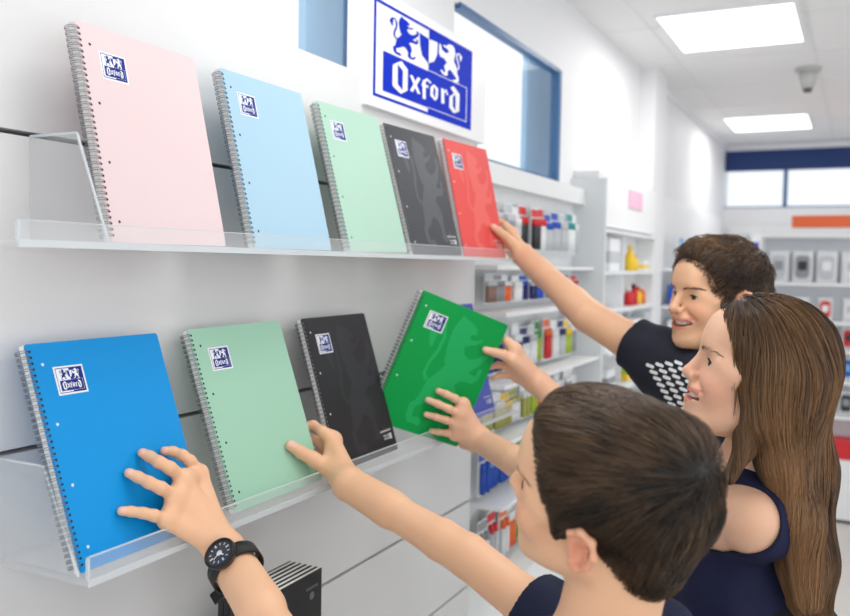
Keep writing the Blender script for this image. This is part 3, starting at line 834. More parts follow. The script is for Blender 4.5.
# ================================================================== boy in front
C1 = at(604, 497, .93); R1 = head_frame(604, 497, 20, 38, 8, 2); S1 = .93
boy = thing('person', 'dark-haired boy in navy shirt in the foreground, seen from behind, wearing a black watch', 'person', (float(C1[0]+.06), float(C1[1]+.02), 0.0))
boy_loc = np.array(boy.location)
def local(V, root): return V-np.array(root.location)
hp1 = xform(head_prims(0.0, earz=-.016), C1, R1, S1)
NB1 = at(590, 668, .97)                       # base of the neck
SR1 = at(592, 655, 1.14); EL1 = at(468, 556, 1.29); WR1 = at(349, 484, 1.455)
SL1 = at(600, 790, .84); EL2 = at(336, 728, .96)
tw1 = lambda q: C1+R1@(np.array(q, float)*S1)
neck1 = [cap(tw1((0, -.028, -.050)), NB1, .046, .049, .03), cap(tw1((0, -.050, -.030)), NB1+np.array([.012, .005, -.01]), .038, .042, .03)]
# right hand gripping the mint notebook: thumb in front, fingers behind
m2 = B_MINT2
th = [Q(m2, 325, 466, .030), Q(m2, 313, 459, .020), Q(m2, 301, 452.5, .0125), Q(m2, 290.5, 445.5, .0078)]
ix = [Q(m2, 333, 440, .022), Q(m2, 322, 431, .012), Q(m2, 313, 425, -.008), Q(m2, 302, 427, -.024)]
md = [Q(m2, 334, 450, .012), Q(m2, 321, 443, -.008), Q(m2, 311, 438, -.026), Q(m2, 300, 440, -.030)]
rg = [Q(m2, 334, 461, .003), Q(m2, 322, 456, -.016), Q(m2, 312, 452, -.032), Q(m2, 304, 452, -.036)]
pk = [Q(m2, 336, 472, -.002), Q(m2, 327, 468, -.016), Q(m2, 319, 465, -.030), Q(m2, 309, 463, -.036)]
rh = palm(WR1, [ix[0], md[0], rg[0], pk[0]], .0155)+[cap(WR1, th[0], .018, .015, .014), cap(th[0], ix[0], .009, .010, .012)]
rh += [cap(q[0], mix(q[0], q[1], .7), .0125, .0115, .010) for q in (ix, md, rg)]
rh += finger(th, .0145, .0092)+finger(ix, .0105, .0075)+finger(md, .0098, .007)+finger(rg, .0095, .007)+finger(pk, .0085, .006)
# left hand spread on the blue notebook, watch on its wrist
bb = B_BLUE
WL1 = Q(bb, 225, 551, .058)
fA = [Q(bb, 167, 520, .026), Q(bb, 154, 515.5, .025), Q(bb, 143, 513, .020), Q(bb, 131, 511.5, .011), Q(bb, 121.5, 511, .0072)]
fB = [Q(bb, 176, 497, .030), Q(bb, 161, 488, .031), Q(bb, 149, 482.5, .026), Q(bb, 138, 477, .014), Q(bb, 129, 473, .0074)]
fC = [Q(bb, 184, 479, .031), Q(bb, 170, 468, .033), Q(bb, 159, 462, .028), Q(bb, 150, 456.5, .015), Q(bb, 142.5, 453, .0074)]
fD = [Q(bb, 199, 473, .027), Q(bb, 190, 461, .029), Q(bb, 182, 455, .024), Q(bb, 173, 451.5, .014), Q(bb, 164.5, 451, .0074)]
fT = [Q(bb, 214, 520, .034), Q(bb, 207, 502, .024), Q(bb, 198, 492, .014), Q(bb, 189, 488, .0085)]
lh = palm(WL1, [fA[0], fB[0], fC[0], fD[0]], .0135)+[cap(WL1, fT[0], .013, .012, .014)]
lh += finger(fA, .0086, .0062)+finger(fB, .0094, .0068)+finger(fC, .0096, .0070)+finger(fD, .0092, .0066)+finger(fT, .011, .0075)
nb = m2[4]
nails1 = [nail(th, nb, .0062, .0066)]+[nail(q, bb[4]) for q in (fA, fB, fC, fD)]
fl = lambda a, b: (b-a)/np.linalg.norm(b-a)
arms1 = arm([WR1, mix(WR1, EL1, .35), mix(WR1, EL1, .8), EL1, mix(EL1, SR1, .5), SR1], [.0225, .0265, .0315, .0325, .034, .044], .007)
arms1 += arm([WL1, mix(WL1, EL2, .35), mix(WL1, EL2, .8), EL2, mix(EL2, SL1, .5), SL1], [.0220, .0255, .0315, .0325, .035, .044], .007)
sd_ = np.cross(fl(EL2, WL1), ray(226, 560)); arms1 += flatwrist(WL1, mix(WL1, EL2, .16), sd_, .029, .0205)
sd_ = np.cross(fl(EL1, WR1), ray(349, 484)); arms1 += flatwrist(WR1, mix(WR1, EL1, .16), sd_, .028, .0205)
CH1 = mix(SR1, SL1, .5)+np.array([.02, -.01, -.12])
HIP1 = np.array([CH1[0]+.05, CH1[1]-.02, .84])
sdir = fl(SR1, SL1); fdir = np.cross(sdir, [0, 0, 1.0]); fdir /= np.linalg.norm(fdir)
Rt = np.array([sdir, fdir, np.cross(sdir, fdir)])
torso1 = [cap(NB1, SR1, .045, .046, .05), cap(NB1, SL1, .045, .048, .05), cap(SR1, SL1, .05, .052, .05), ell(CH1, (.155, .10, .17), R=Rt, k=.07),
          cap(at(656, 636, 1.0), CH1, .040, .08, .05), cap(CH1+np.array([0, 0, -.05]), HIP1, .115, .115, .06)]
body1 = torso1+arms1+rh+lh+neck1+hp1
H1 = .0022
V, F = solid(body1, H1)
col = head_tint(V, C1, R1, S1, 0.0, -.016); far = ((V-C1)**2).sum(1) > .15**2; col[far] = 0
nail_tint(V, col, nails1)
np_mesh('body', local(V, boy), F, SKIN_A, boy, True, col)
M_TEE = mat('navy_jersey', rgb(16, 24, 52), 0.85, bump=(220, .12))
se = mix(EL1, SR1, .54); sn = -fl(EL1, SR1); se2 = mix(EL2, SL1, .40); sn2 = -fl(EL2, SL1)
sleeve = [cap(mix(EL1, SR1, .50), SR1, .047, .054, .03), cap(mix(EL2, SL1, .3), SL1, .048, .056, .03)]
wobf = lambda P: 0.0022*np.sin(P@np.array([60., 22, 35]))*np.sin(P@np.array([-18., 45, 28])+1)
V, F = shell(torso1+sleeve, arms1+neck1, .007, .002, [(se, sn, .085), (se2, sn2, .09)], .0035,
             holes=[cap(tw1((0, -.03, -.06)), NB1+np.array([0, 0, .012]), .055, .058), ], wob=wobf)
np_mesh('t_shirt', local(V, boy), F, M_TEE, boy)
trousers(boy, HIP1-np.array(boy.location), [((.0, -.075, 0), (.04, -.13, .0)), ((0, .075, 0), (.0, .10, .0))], ('blue', (40, 48, 70)), 0)

# hair
def short_hair_prims(c, R, s, vol=1.0, quiff=1.0, low=0.0, front=.130, temple=None, nape=-.170):
    p = [ell((0, -.020, .040+.003*vol), (.0820, .1030, .089)), ell((0, .042, .090), (.053, .042*quiff, .024), k=.04),
         ell((0, -.070, -.022), (.062, .044, .066), k=.03)]
    if temple: p += [ell((sd*.040, .028, .058), temple, k=.03) for sd in (1, -1)]
    p += [cap((sd*.069, .022, .02), (sd*.070, .020, -.018), .0085, .0065, k=.01) for sd in (1, -1)]
    p += [ell((0, front, -.030), (.120, .086, .104), k=.006, op='-')]
    for sd in (1, -1):
        p += [ell((sd*.085, .042, -.062), (.045, .048, .046), k=.006, op='-'), ell((sd*.090, -.004, -.016+low), (.030, .024, .032), k=.004, op='-')]
        p += [ell((sd*.070, .0, -.10), (.040, .060, .055), k=.008, op='-')]
    p += [ell((0, -.06, nape), (.12, .12, .078), k=.008, op='-')]
    return xform(p, c, R, s)
def scalp_roots(hp, c, R, s, n, keepf):
    """random points over the hair volume seen from the head centre"""
    D = rng.normal(size=(int(n*3), 3)); D /= np.linalg.norm(D, axis=1, keepdims=True)
    D = D[keepf(D)]
    P = c+(D@R.T)*0.115*s
    for _ in range(12):
        d = fold(hp, P); P = P-((P-c)/np.linalg.norm(P-c, axis=1, keepdims=True))*(d*0.8)[:, None]
    d = fold(hp, P); P = P[np.abs(d) < .003]
    for p in hp:
        if p[6] == '-': P = P[pdist(p, P) > .004]
    return P[:n]
def short_hair(root, name, c, R, s, hp, crown, n, mats, step, steps, lift, r, fwdsweep=0.35, clump=.5, seed=1, lump=.0035, wob=.10):
    V, F = solid(hp, .003*s)
    cr = c+R@np.array(crown)*s
    P0 = scalp_roots(hp, c, R, s, n, lambda D: np.ones(len(D), bool))
    f_ax, u_ax, l_ax = R[:, 1], R[:, 2], R[:, 0]
    def flow(P, i):
        e = P-cr; e /= np.linalg.norm(e, axis=1, keepdims=True)+1e-9
        sw = np.cross(e, u_ax)*0.35
        L = (P-c)@R/s
        top = np.clip((L[:, 2]-.05)/.05, 0, 1)[:, None]
        side = np.sign(L[:, 0:1])
        return e+sw*np.exp(-((P-cr)**2).sum(1)/(.05**2))[:, None]*1.2+f_ax*fwdsweep*top+noise3(P, 55, seed)*clump*0.22-u_ax*(1-top)*0.25
    subs = [p for p in near(hp, c-1, c+1, 1) if p[6] == '-']
    N = len(P0); base = np.maximum(rng.uniform(-.002, .003, N)+(noise3(P0, 58, seed+3)[:, 0]+.6*noise3(P0, 110, seed+4)[:, 1])*lump, rng.uniform(-.0015, .0015, N))
    tg = [base-.002]+[base+lift*math.sin(math.pi*i/(steps-1))+.0005 for i in range(1, steps)]
    S = strands(hp, P0, flow, steps, step, tg, r, wob=wob)
    for i in range(1, steps):
        bad = bad if i > 1 else np.zeros(N, bool)
        for p in subs: bad = bad | (pdist(p, S[:, i]) < .0022)
        S[bad, i] = S[bad, i-1]+(S[bad, i]-S[bad, i-1])*.05
    sh = np.clip(.12+.5*(base/lump)*.2+.20*noise3(P0, 60, seed+7)[:, 0]+.40*np.clip(((P0-c)@R/s)[:, 2]-.055, 0, .06)/.06*np.clip(((P0-c)@R/s)[:, 1]*8+.7, .2, 1)+rng.uniform(-.25, .25, N), 0, 1)  # strands on top lightened: overhead light painted into the hair colour
    Vs, Fs, cs = strand_mesh('hair', S, r, mats, root, sh)
    _, nn = sdf_grad(hp, V); V = V-nn*.0022
    cb = np.zeros((len(V), 3)); cb[:, 0] = .0
    Va = np.concatenate([V, Vs]); Fa = np.concatenate([F, Fs+len(V)]); ca = np.concatenate([cb, cs])
    return np_mesh('hair', local(Va, root), Fa, mats, root, True, ca)
HM1 = hair_mat('dark_brown_hair', rgb(24, 17, 13), rgb(112, 86, 62), .08, .42)
hh1 = short_hair_prims(C1, R1, S1, low=-.010, front=.122, nape=-.158)
short_hair(boy, 'hair', C1, R1, S1, hh1, (.016, -.078, .086), 19000, HM1, .0055, 11, .003, .00042, clump=.28, lump=.0024, wob=.05)
lroot = np.array(boy.location)
# face parts are built around the true place of the head, then brought into the person's frame
def face(root, c, R, s, prims, smile, gaze, bm_, lash=1.0, brow=1.0):
    head_prims_cache[id(root)] = [(p[0], p[1]-np.array(root.location), (p[2]-np.array(root.location)) if p[0] == 'cap' else p[2])+p[3:] for p in prims]
    face_parts(root, c-np.array(root.location), R, s, smile, gaze, bm_, lash, brow)
face(boy, C1, R1, S1, hp1, 0, (-.1, 1, .1), mat('soft_brow', rgb(140, 104, 80), .7), lash=.8, brow=.45)
# wrist watch
wd = fl(WL1, EL2); wc = mix(WL1, EL2, .115)
vn = -ray(232, 556); vn = vn-wd*(vn@wd); vn /= np.linalg.norm(vn); vn = vn*math.cos(.18)+np.cross(wd, vn)*math.sin(.18)*1.0; vs_ = np.cross(wd, vn); vs_ /= np.linalg.norm(vs_)
Rw = Matrix((tuple(vs_), tuple(wd), tuple(vn))).transposed()
watch = thing('wrist_watch', 'black sports wrist watch with dark dial on the foreground wrist', 'watch', tuple(wc), Rw)
M_RUB = mat('black_rubber', rgb(26, 27, 30), 0.55); M_CASE = mat('black_case', rgb(34, 35, 38), 0.35); M_DIAL = mat('dark_dial', rgb(52, 56, 62), 0.3, coat=0.4); M_MARK = mat('dial_marks', rgb(205, 210, 214), 0.4)
f = MB()
ring = [(math.cos(a)*.0350, 0.0, math.sin(a)*.0300-.001) for a in np.linspace(0, 2*math.pi, 40, endpoint=False)]
n_ = len(ring)
for (sc, yy) in ((1.0, -.012), (1.09, -.0115), (1.09, .0115), (1.0, .012)):
    f.v += [(x*sc, yy*(1.0), z*sc) for x, _, z in ring]
for k in range(4):
    for i in range(n_):
        a, b_ = k*n_+i, k*n_+(i+1) % n_; c_, d_ = ((k+1) % 4)*n_+(i+1) % n_, ((k+1) % 4)*n_+i
        f.f.append((a, b_, c_, d_)); f.mi.append(0)
f.build('strap', M_RUB, watch, True)
f = MB(); f.box(.030, .052, -.0105, .0105, -.019, -.0155); f.build('strap_tail', M_RUB, watch, bevel=.002)
f = MB(); zt = .0325
f.tube([(0, 0, zt-.003), (0, 0, zt+.004), (0, 0, zt+.0075)], [.0200, .0228, .0228], 40); f.build('case', M_CASE, watch, bevel=.001)
f = MB(); n2 = 48
for i in range(n2):
    pass
f.tube([(0.0206*math.cos(a), 0.0206*math.sin(a), zt+.0085) for a in np.linspace(0, 2*math.pi, 48, endpoint=False)], .0021, 8, closed=True); f.build('bezel', M_RUB, watch, True)
f = MB(); f.tube([(0, 0, zt+.0070), (0, 0, zt+.0080)], .0188, 32); f.build('dial', M_DIAL, watch)
f = MB()
for k in range(12):
    a = 2*math.pi*k/12; ca, sa = math.cos(a), math.sin(a)
    r0, r1, w_ = (.0120, .0158, .0007) if k % 3 else (.0108, .0158, .0012)
    f.add([(r0*ca-w_*sa, r0*sa+w_*ca, zt+.0082), (r1*ca-w_*sa, r1*sa+w_*ca, zt+.0082), (r1*ca+w_*sa, r1*sa-w_*ca, zt+.0082), (r0*ca+w_*sa, r0*sa-w_*ca, zt+.0082)], [(0, 1, 2, 3)])
f.tube([(.0, .0, zt+.0082), (.0, .0, zt+.0084)], .0042, 20); f.build('dial_marks', M_MARK, watch)
f = MB()
for a, l_, w_ in ((2.0, .0085, .0009), (.3, .0115, .0006)):
    ca, sa = math.cos(a), math.sin(a)
    f.box(0, 0, 0, 0, 0, 0) if False else f.add([(-w_*sa, w_*ca, zt+.0087), (l_*ca-w_*sa, l_*sa+w_*ca, zt+.0087), (l_*ca+w_*sa, l_*sa-w_*ca, zt+.0087), (w_*sa, -w_*ca, zt+.0087)], [(0, 1, 2, 3)])
f.build('hands', mat('watch_hand_white', rgb(240, 242, 244), .3), watch)
for yy in (1,):
    f = MB(); f.tube([(.0195, 0, zt+.003), (.0225, 0, zt+.003)], .0025, 10); f.build('crown', M_CASE, watch)

def trace(prims, t, px, py, d0=0.8):
    d = d0
    for _ in range(80):
        P = at(px, py, d); e = fold(prims, P[None])[0]-t
        d += e*.9
        if abs(e) < 1e-4: break
    return at(px, py, d)
# ================================================================== girl in the middle
C2 = at(763, 377, 1.24); R2 = head_frame(763, 377, -6, 12, 20, 0); S2 = .93
girl = thing('person', 'girl with long straight brown hair in a sleeveless navy top, smiling, holding the green notebook', 'person', (float(C2[0]), float(C2[1]), 0.0))
tw2 = lambda q: C2+R2@(np.array(q, float)*S2)
hp2 = xform(head_prims(1.25, earz=-.010, slim=.93, nose=.99, skull=.083), C2, R2, S2)
NB2 = at(752, 468, 1.29)
SL2 = at(757, 520, 1.22); SR2 = at(730, 492, 1.50)
gb = B_GRN
WA = Q(gb, 538, 383, .030); WB = Q(gb, 480, 440, .045)
ELA = at(640, 475, 1.66); ELB = at(600, 512, 1.52)
thA = [Q(gb, 512, 360, .026), Q(gb, 504, 355, .018), Q(gb, 495, 352.5, .0125), Q(gb, 485.5, 350, .0080)]
ixA = [Q(gb, 515, 350, .012), Q(gb, 507, 341, -.002), Q(gb, 501, 340, -.020), Q(gb, 494, 343, -.024)]
mdA = [Q(gb, 517, 360, .004), Q(gb, 506, 354, -.014), Q(gb, 499, 352, -.026), Q(gb, 492, 355, -.026)]
rgA = [Q(gb, 518, 369, -.002), Q(gb, 506, 366, -.020), Q(gb, 498, 365, -.028), Q(gb, 491, 367, -.027)]
pkA = [Q(gb, 519, 377, -.006), Q(gb, 508, 375, -.020), Q(gb, 500, 375, -.027), Q(gb, 494, 378, -.027)]
hA = palm(WA, [ixA[0], mdA[0], rgA[0], pkA[0]], .0165)+[cap(WA, thA[0], .017, .0135, .014)]
hA += [cap(q[0], mix(q[0], q[1], .8), .0125, .0115, .010) for q in (ixA, mdA, rgA)]
hA += finger(thA, .0125, .0080)+finger(ixA, .0098, .007)+finger(mdA, .0098, .007)+finger(rgA, .0095, .007)+finger(pkA, .0088, .006)
ixB = [Q(gb, 463, 404, .030), Q(gb, 455, 398.5, .030), Q(gb, 446, 394, .019), Q(gb, 438.5, 391, .0072)]
mdB = [Q(gb, 460, 414, .033), Q(gb, 449, 409, .033), Q(gb, 438, 404, .021), Q(gb, 428, 400, .0072)]
rgB = [Q(gb, 457, 424, .031), Q(gb, 446, 420, .031), Q(gb, 436, 417, .020), Q(gb, 426.5, 414.5, .0072)]
pkB = [Q(gb, 455, 434, .026), Q(gb, 447, 433, .025), Q(gb, 439, 432, .016), Q(gb, 431.5, 431, .0068)]
thB = [Q(gb, 472, 447, .010), Q(gb, 464, 445, -.014), Q(gb, 455, 438, -.022), Q(gb, 447, 430, -.0205)]
hB = palm(WB, [ixB[0], mdB[0], rgB[0], pkB[0]], .0155)+[cap(WB, thB[0], .014, .011, .012)]
hB += finger(ixB, .0092, .0070)+finger(mdB, .0094, .0072)+finger(rgB, .0092, .0070)+finger(pkB, .0082, .0062)+finger(thB, .0105, .0075)
nails2 = [nail(thA, gb[4], .0055, .006)]+[nail(q, gb[4], .0044, .005) for q in (ixB, mdB, rgB, pkB)]
arms2 = arm([WA, mix(WA, ELA, .4), ELA, SR2], [.0225, .029, .033, .040], .007)+arm([WB, mix(WB, ELB, .35), mix(WB, ELB, .8), ELB, mix(ELB, SL2, .5), mix(ELB, SL2, .85), SL2], [.0235, .030, .035, .036, .041, .046, .045], .007)
for a_, b_, p_ in ((WA, ELA, (538, 383)), (WB, ELB, (480, 440))):
    sd_ = np.cross(fl(b_, a_), ray(*p_)); arms2 += flatwrist(a_, mix(a_, b_, .14), sd_, .026, .0195)
neck2 = [cap(tw2((0, -.028, -.050)), NB2, .044, .047, .03), cap(tw2((0, -.055, -.030)), NB2+np.array([.03, -.0, -.02]), .036, .042, .03)]
CH2 = mix(SR2, SL2, .5)+np.array([-.01, -.01, -.14])
HIP2 = np.array([CH2[0]+.05, CH2[1]-.03, .86])
sdir = fl(SR2, SL2); fdir = np.cross(sdir, [0, 0, 1.0]); fdir /= np.linalg.norm(fdir)
Rt = np.array([sdir, fdir, np.cross(sdir, fdir)])
torso2 = [cap(NB2+np.array([0, 0, -.01]), SR2, .036, .040, .05), cap(NB2+np.array([0, 0, -.01]), SL2, .036, .052, .05), ell(CH2, (.135, .095, .17), R=Rt, k=.05),
          ell(CH2+np.array([-.055, .03, -.01]), (.085, .075, .07), k=.05), cap(CH2+np.array([0, 0, -.08]), HIP2, .095, .115, .06)]
body2 = torso2+arms2+hA+hB+neck2+hp2
V, F = solid(body2, .0022)
col = head_tint(V, C2, R2, S2, 1.25, -.010); far = ((V-C2)**2).sum(1) > .15**2; col[far] = 0
nail_tint(V, col, nails2)
np_mesh('body', local(V, girl), F, SKIN_B, girl, True, col)
M_TANK = mat('navy_cotton', rgb(15, 20, 58), 0.8, bump=(240, .1))
V, F = shell(torso2, arms2+neck2+[cap(NB2, NB2+np.array([0, 0, .1]), .05)], .006, .001, [], .0035,
             holes=[cap(at(737, 519, 1.18), ELB, .056, .052, k=.006), cap(mix(SR2, ELA, .05), ELA, .054, .05, k=.006),
                    cap(tw2((0, -.03, -.06)), NB2+np.array([-.035, 0.01, .012]), .056, .062)], wob=wobf)
np_mesh('sleeveless_top', local(V, girl), F, M_TANK, girl)
trousers(girl, HIP2-np.array(girl.location), [((.0, -.07, 0), (.05, -.12, .0)), ((0, .07, 0), (.05, .10, .0))], ('black', (30, 32, 40)), 0)
face(girl, C2, R2, S2, hp2, 1, (.18, 1, .03), mat('brown_brow', rgb(112, 84, 62), .7), lash=1.1, brow=.5)
# long hair
hc = xform([ell((0, -.010, .034), (.0810, .086, .090)), ell((0, .020, .062), (.070, .075, .058), k=.02)], C2, R2, S2)
hc += [cap(tw2((0, -.034, .0)), at(793, 470, 1.27), .052, .049, .04), cap(at(795, 470, 1.27), at(805, 560, 1.25), .047, .034, .03), cap(at(805, 560, 1.25), at(811, 640, 1.24), .033, .022, .03)]
hc += [cap(tw2((.060, -.010, .03)), tw2((.066, -.012, -.045)), .026, .025, .03), cap(tw2((.052, -.045, .02)), tw2((.052, -.060, -.10)), .030, .028, .03), cap(tw2((.052, -.060, -.10)), at(801, 520, 1.19), .027, .021, .03), cap(at(801, 520, 1.19), at(808, 600, 1.19), .021, .014, .03)]
lockp = [tw2((.062, .022, .045)), tw2((.071, .010, .0)), tw2((.072, -.002, -.045)), tw2((.066, .002, -.085)), at(744, 450, 1.195), at(729, 478, 1.185)]
hc += [ell(x_, r_*S2, R=R2.T, k=.008, op='-') for x_, r_ in ((tw2((0, .131, -.045)), np.array((.13, .100, .135))), (tw2((.092, .034, -.060)), np.array((.035, .030, .055))), (tw2((-.087, .030, -.055)), np.array((.035, .034, .060))))]
hc += chain(lockp, [.013, .0125, .011, .010, .007, .003], .010)
HM2 = hair_mat('brown_hair', rgb(50, 35, 24), rgb(150, 110, 72), .38, .38)
V, F = solid(hc, .0035)
pick = rng.choice(len(V), 17000)
P0 = V[pick]+rng.normal(size=(17000, 3))*.002
L0 = (P0-C2)@R2/S2
def flow2(P, i):
    L = (P-C2)@R2/S2
    top = np.clip((L[:, 2]-.02)/.08, 0, 1)[:, None]
    lk = np.exp(-((L[:, 1:2]-.04)/.03)**2)*(L[:, 2:3] < .05)
    return np.array([[0, 0, -1.0]])-R2[:, 1][None]*.55*top+np.sign(L[:, :1])*R2[:, 0][None]*top*.25+noise3(P, 16, 4)*.10
N = len(P0); base = rng.uniform(-.0025, .0035, N)+.002+noise3(P0*np.array([1, 1, .25]), 110, 9)[:, 0]*.003
tg = [base-.002]+[base+.0005]*21
S = strands(hc, P0, flow2, 22, .0115, tg, .0005, wob=.05)
subs = [p for p in hc if p[6] == '-']
for i in range(1, 22):
    L = (S[:, i]-C2)@R2/S2
    bad0 = bad if i > 1 else np.zeros(len(S), bool)
    bad = pdist(subs[0], S[:, i]) < .002
    bad &= ~((fold(chain(lockp, [.013, .0125, .011, .010, .007, .003], .010), S[:, i]) < .006))
    bad |= bad0
    S[bad, i] = S[bad, i-1]+(S[bad, i]-S[bad, i-1])*.03
sh = np.clip(.30+.35*noise3(P0*np.array([1, 1, .2]), 70, 12)[:, 0]+rng.uniform(-.25, .25, N)+np.clip((1.42-P0[:, 2])*1.2, -.1, .35), 0, 1)
Vs, Fs, cs = strand_mesh('hair', S, .00055, HM2, girl, sh)
_, nn = sdf_grad(hc, V); V = V-nn*.002
cb = np.zeros((len(V), 3)); cb[:, 0] = .02+np.clip((1.40-V[:, 2]), 0, .3)
np_mesh('hair', local(np.concatenate([V, Vs]), girl), np.concatenate([F, Fs+len(V)]), HM2, girl, True, np.concatenate([cb, cs]))

# ================================================================== taller boy at the back
C3 = at(716, 297, 1.84); R3 = head_frame(716, 297, -38, 8, 6, 2); S3 = .95
lad = thing('person', 'smiling boy in black printed t-shirt at the back, reaching for the red notebook', 'person', (float(C3[0]), float(C3[1]), 0.0))
tw3 = lambda q: C3+R3@(np.array(q, float)*S3)
hp3 = xform(head_prims(1.0, earz=-.008, slim=1.0, nose=1.03), C3, R3, S3)
NB3 = at(722, 392, 1.88)
rb = B_RED
WR3 = Q(rb, 523, 255, .040); EL3 = at(588, 316, 2.06); SR3 = at(664, 362, 1.93); SL3 = at(760, 400, 1.72)
th3 = [Q(rb, 511, 242, .026), Q(rb, 505, 236, .019), Q(rb, 499, 231.5, .013), Q(rb, 493, 227, .0082)]
ix3 = [Q(rb, 512, 233, .010), Q(rb, 505, 225, -.002), Q(rb, 500.5, 221, -.018), Q(rb, 496, 222, -.024)]
md3 = [Q(rb, 513, 241, .006), Q(rb, 505, 235, -.010), Q(rb, 500, 232, -.024), Q(rb, 496, 234, -.024)]
rg3 = [Q(rb, 513, 247, .002), Q(rb, 506, 243, -.014), Q(rb, 501, 241, -.026), Q(rb, 497, 243, -.026)]
pk3 = [Q(rb, 513, 253, .000), Q(rb, 507, 250, -.014), Q(rb, 503, 248, -.024), Q(rb, 499, 249, -.026)]
h3 = palm(WR3, [ix3[0], md3[0], rg3[0], pk3[0]], .0155)+[cap(WR3, th3[0], .018, .014, .014)]
h3 += [cap(q[0], mix(q[0], q[1], .8), .0125, .0115, .010) for q in (ix3, md3, rg3)]
h3 += finger(th3, .0132, .0088)+finger(ix3, .0105, .0075)+finger(md3, .0105, .0075)+finger(rg3, .010, .0072)+finger(pk3, .009, .0065)
arms3 = arm([WR3, mix(WR3, EL3, .35), mix(WR3, EL3, .8), EL3, mix(EL3, SR3, .5), SR3], [.025, .030, .039, .040, .043, .047], .007)
arms3 += arm([SL3, SL3+np.array([.03, -.04, -.28]), SL3+np.array([-.10, .05, -.46])], [.048, .038, .026], .007)
sd_ = np.cross(fl(EL3, WR3), ray(523, 255)); arms3 += flatwrist(WR3, mix(WR3, EL3, .14), sd_, .029, .021)
neck3 = [cap(tw3((0, -.028, -.050)), NB3, .052, .056, .03), cap(tw3((0, -.055, -.030)), NB3+np.array([.02, .02, -.02]), .042, .05, .03)]
CH3 = mix(SR3, SL3, .5)+np.array([.01, .03, -.15])
HIP3 = np.array([CH3[0]+.02, CH3[1]+.02, .90])
sdir = fl(SR3, SL3); fdir = np.cross(sdir, [0, 0, 1.0]); fdir /= np.linalg.norm(fdir)
Rt = np.array([sdir, fdir, np.cross(sdir, fdir)])
torso3 = [cap(NB3, SR3, .045, .050, .05), cap(NB3, SL3, .045, .050, .05), cap(SR3, SL3, .055, .055, .05), ell(CH3, (.165, .11, .19), R=Rt, k=.07), cap(CH3+np.array([0, 0, -.05]), HIP3, .125, .12, .06)]
V, F = solid(torso3+arms3+h3+neck3+hp3, .0026)
col = head_tint(V, C3, R3, S3, 1.0, -.008); far = ((V-C3)**2).sum(1) > .15**2; col[far] = 0
nail_tint(V, col, [nail(th3, rb[4], .006, .0065)])
np_mesh('body', local(V, lad), F, SKIN_A, lad, True, col)
M_TEE3 = mat('black_cotton', rgb(26, 30, 44), 0.85, bump=(220, .12))
se = mix(EL3, SR3, .60); sn = -fl(EL3, SR3); s2 = SL3+np.array([.018, -.024, -.17])
sl3 = [cap(mix(EL3, SR3, .4), SR3, .054, .060, .03), cap(SL3+np.array([.025, -.035, -.22]), SL3, .052, .058, .03)]
V, F = shell(torso3+sl3, arms3+neck3, .007, .002, [(se, sn, .10), (s2, fl(SL3, s2), .09)], .0035,
             holes=[cap(tw3((0, -.03, -.06)), NB3+np.array([0, 0, .014]), .062, .064)], wob=wobf)
np_mesh('t_shirt', local(V, lad), F, M_TEE3, lad)
f = MB(); cl = torso3+sl3
for a in range(4):
    for b_ in range(9):
        px, py = 650+a*9.5+b_*3.6, 366+b_*6.4-a*1.0
        P = [trace(cl, .0095, px+dx, py+dy, 1.4) for dx, dy in ((-4.4, -1.4), (-3, -3.0), (3.2, -.7), (4.4, 1.0), (3.2, 2.7), (-3.2, .5))]
        f.add(P, [(0, 1, 2, 3), (0, 3, 4, 5)])
o = f.build('shirt_print', mat('print_white', rgb(225, 228, 230), .8), lad); o.data.transform(Matrix.Translation(-lad.location))
trousers(lad, HIP3-np.array(lad.location), [((.0, -.08, 0), (.0, -.13, .0)), ((0, .08, 0), (.02, .12, .0))], ('grey', (60, 62, 68)), 0)
face(lad, C3, R3, S3, hp3, 1, (.18, 1, .0), mat('dark_brow', rgb(60, 42, 32), .7), lash=.8, brow=1.15)
HM3 = hair_mat('mid_brown_hair', rgb(48, 34, 25), rgb(128, 96, 68), .15)
hh3 = short_hair_prims(C3, R3, S3, low=-.004, quiff=1.15, temple=(.030, .036, .038))
short_hair(lad, 'hair', C3, R3, S3, hh3, (.010, -.070, .100), 9000, HM3, .0040, 7, .0050, .00055, clump=1.3, seed=5, lump=.0040, wob=.15)

# ================================================================== shop fittings behind
M_GOODW = mat('pack_card_white', rgb(238, 240, 242), 0.5)
PC = {'grey': (150, 152, 158), 'silver': (200, 204, 208), 'red': (214, 44, 50), 'black': (48, 48, 54), 'blue': (34, 84, 190), 'navy': (34, 44, 110), 'white': (240, 242, 244),
      'teal': (40, 150, 150), 'orange': (240, 110, 50), 'green': (60, 160, 70), 'lime': (170, 195, 50), 'yellow': (245, 205, 50), 'olive': (176, 176, 90), 'pink': (236, 130, 160), 'brown': (150, 120, 110), 'sky': (110, 180, 235)}
def pm(c): return mat('plastic_'+c, rgb(*PC[c]), 0.4)
fit = thing('display_bay', 'white pegboard display bay with hooks and rails beside the notebook wall', 'display', (WU, 2.27, 0))
f = MB(); f.box(0.001, 0.012, 0.0, 1.01, 0.2, 1.80); f.build('pegboard', mat('pegboard_white', rgb(244, 246, 247), .5), fit)
f = MB(); f.box(0.012, 0.06, 0.02, 1.01, 1.74, 1.80); f.build('canopy', M_WHITE, fit)
f = MB(); f.box(0.0, 0.14, 1.01, 1.03, 0.0, 1.845); f.build('side_panel', M_GREYP, fit)
for z, d in ((1.50, .10), (1.365, .13), (1.155, .13), (0.985, .13), (0.80, .13), (0.57, .15)):
    f = MB(); f.box(0.012, d, 0.02, 1.01, z-.012, z); f.build('shelf_board', M_WHITE, fit)
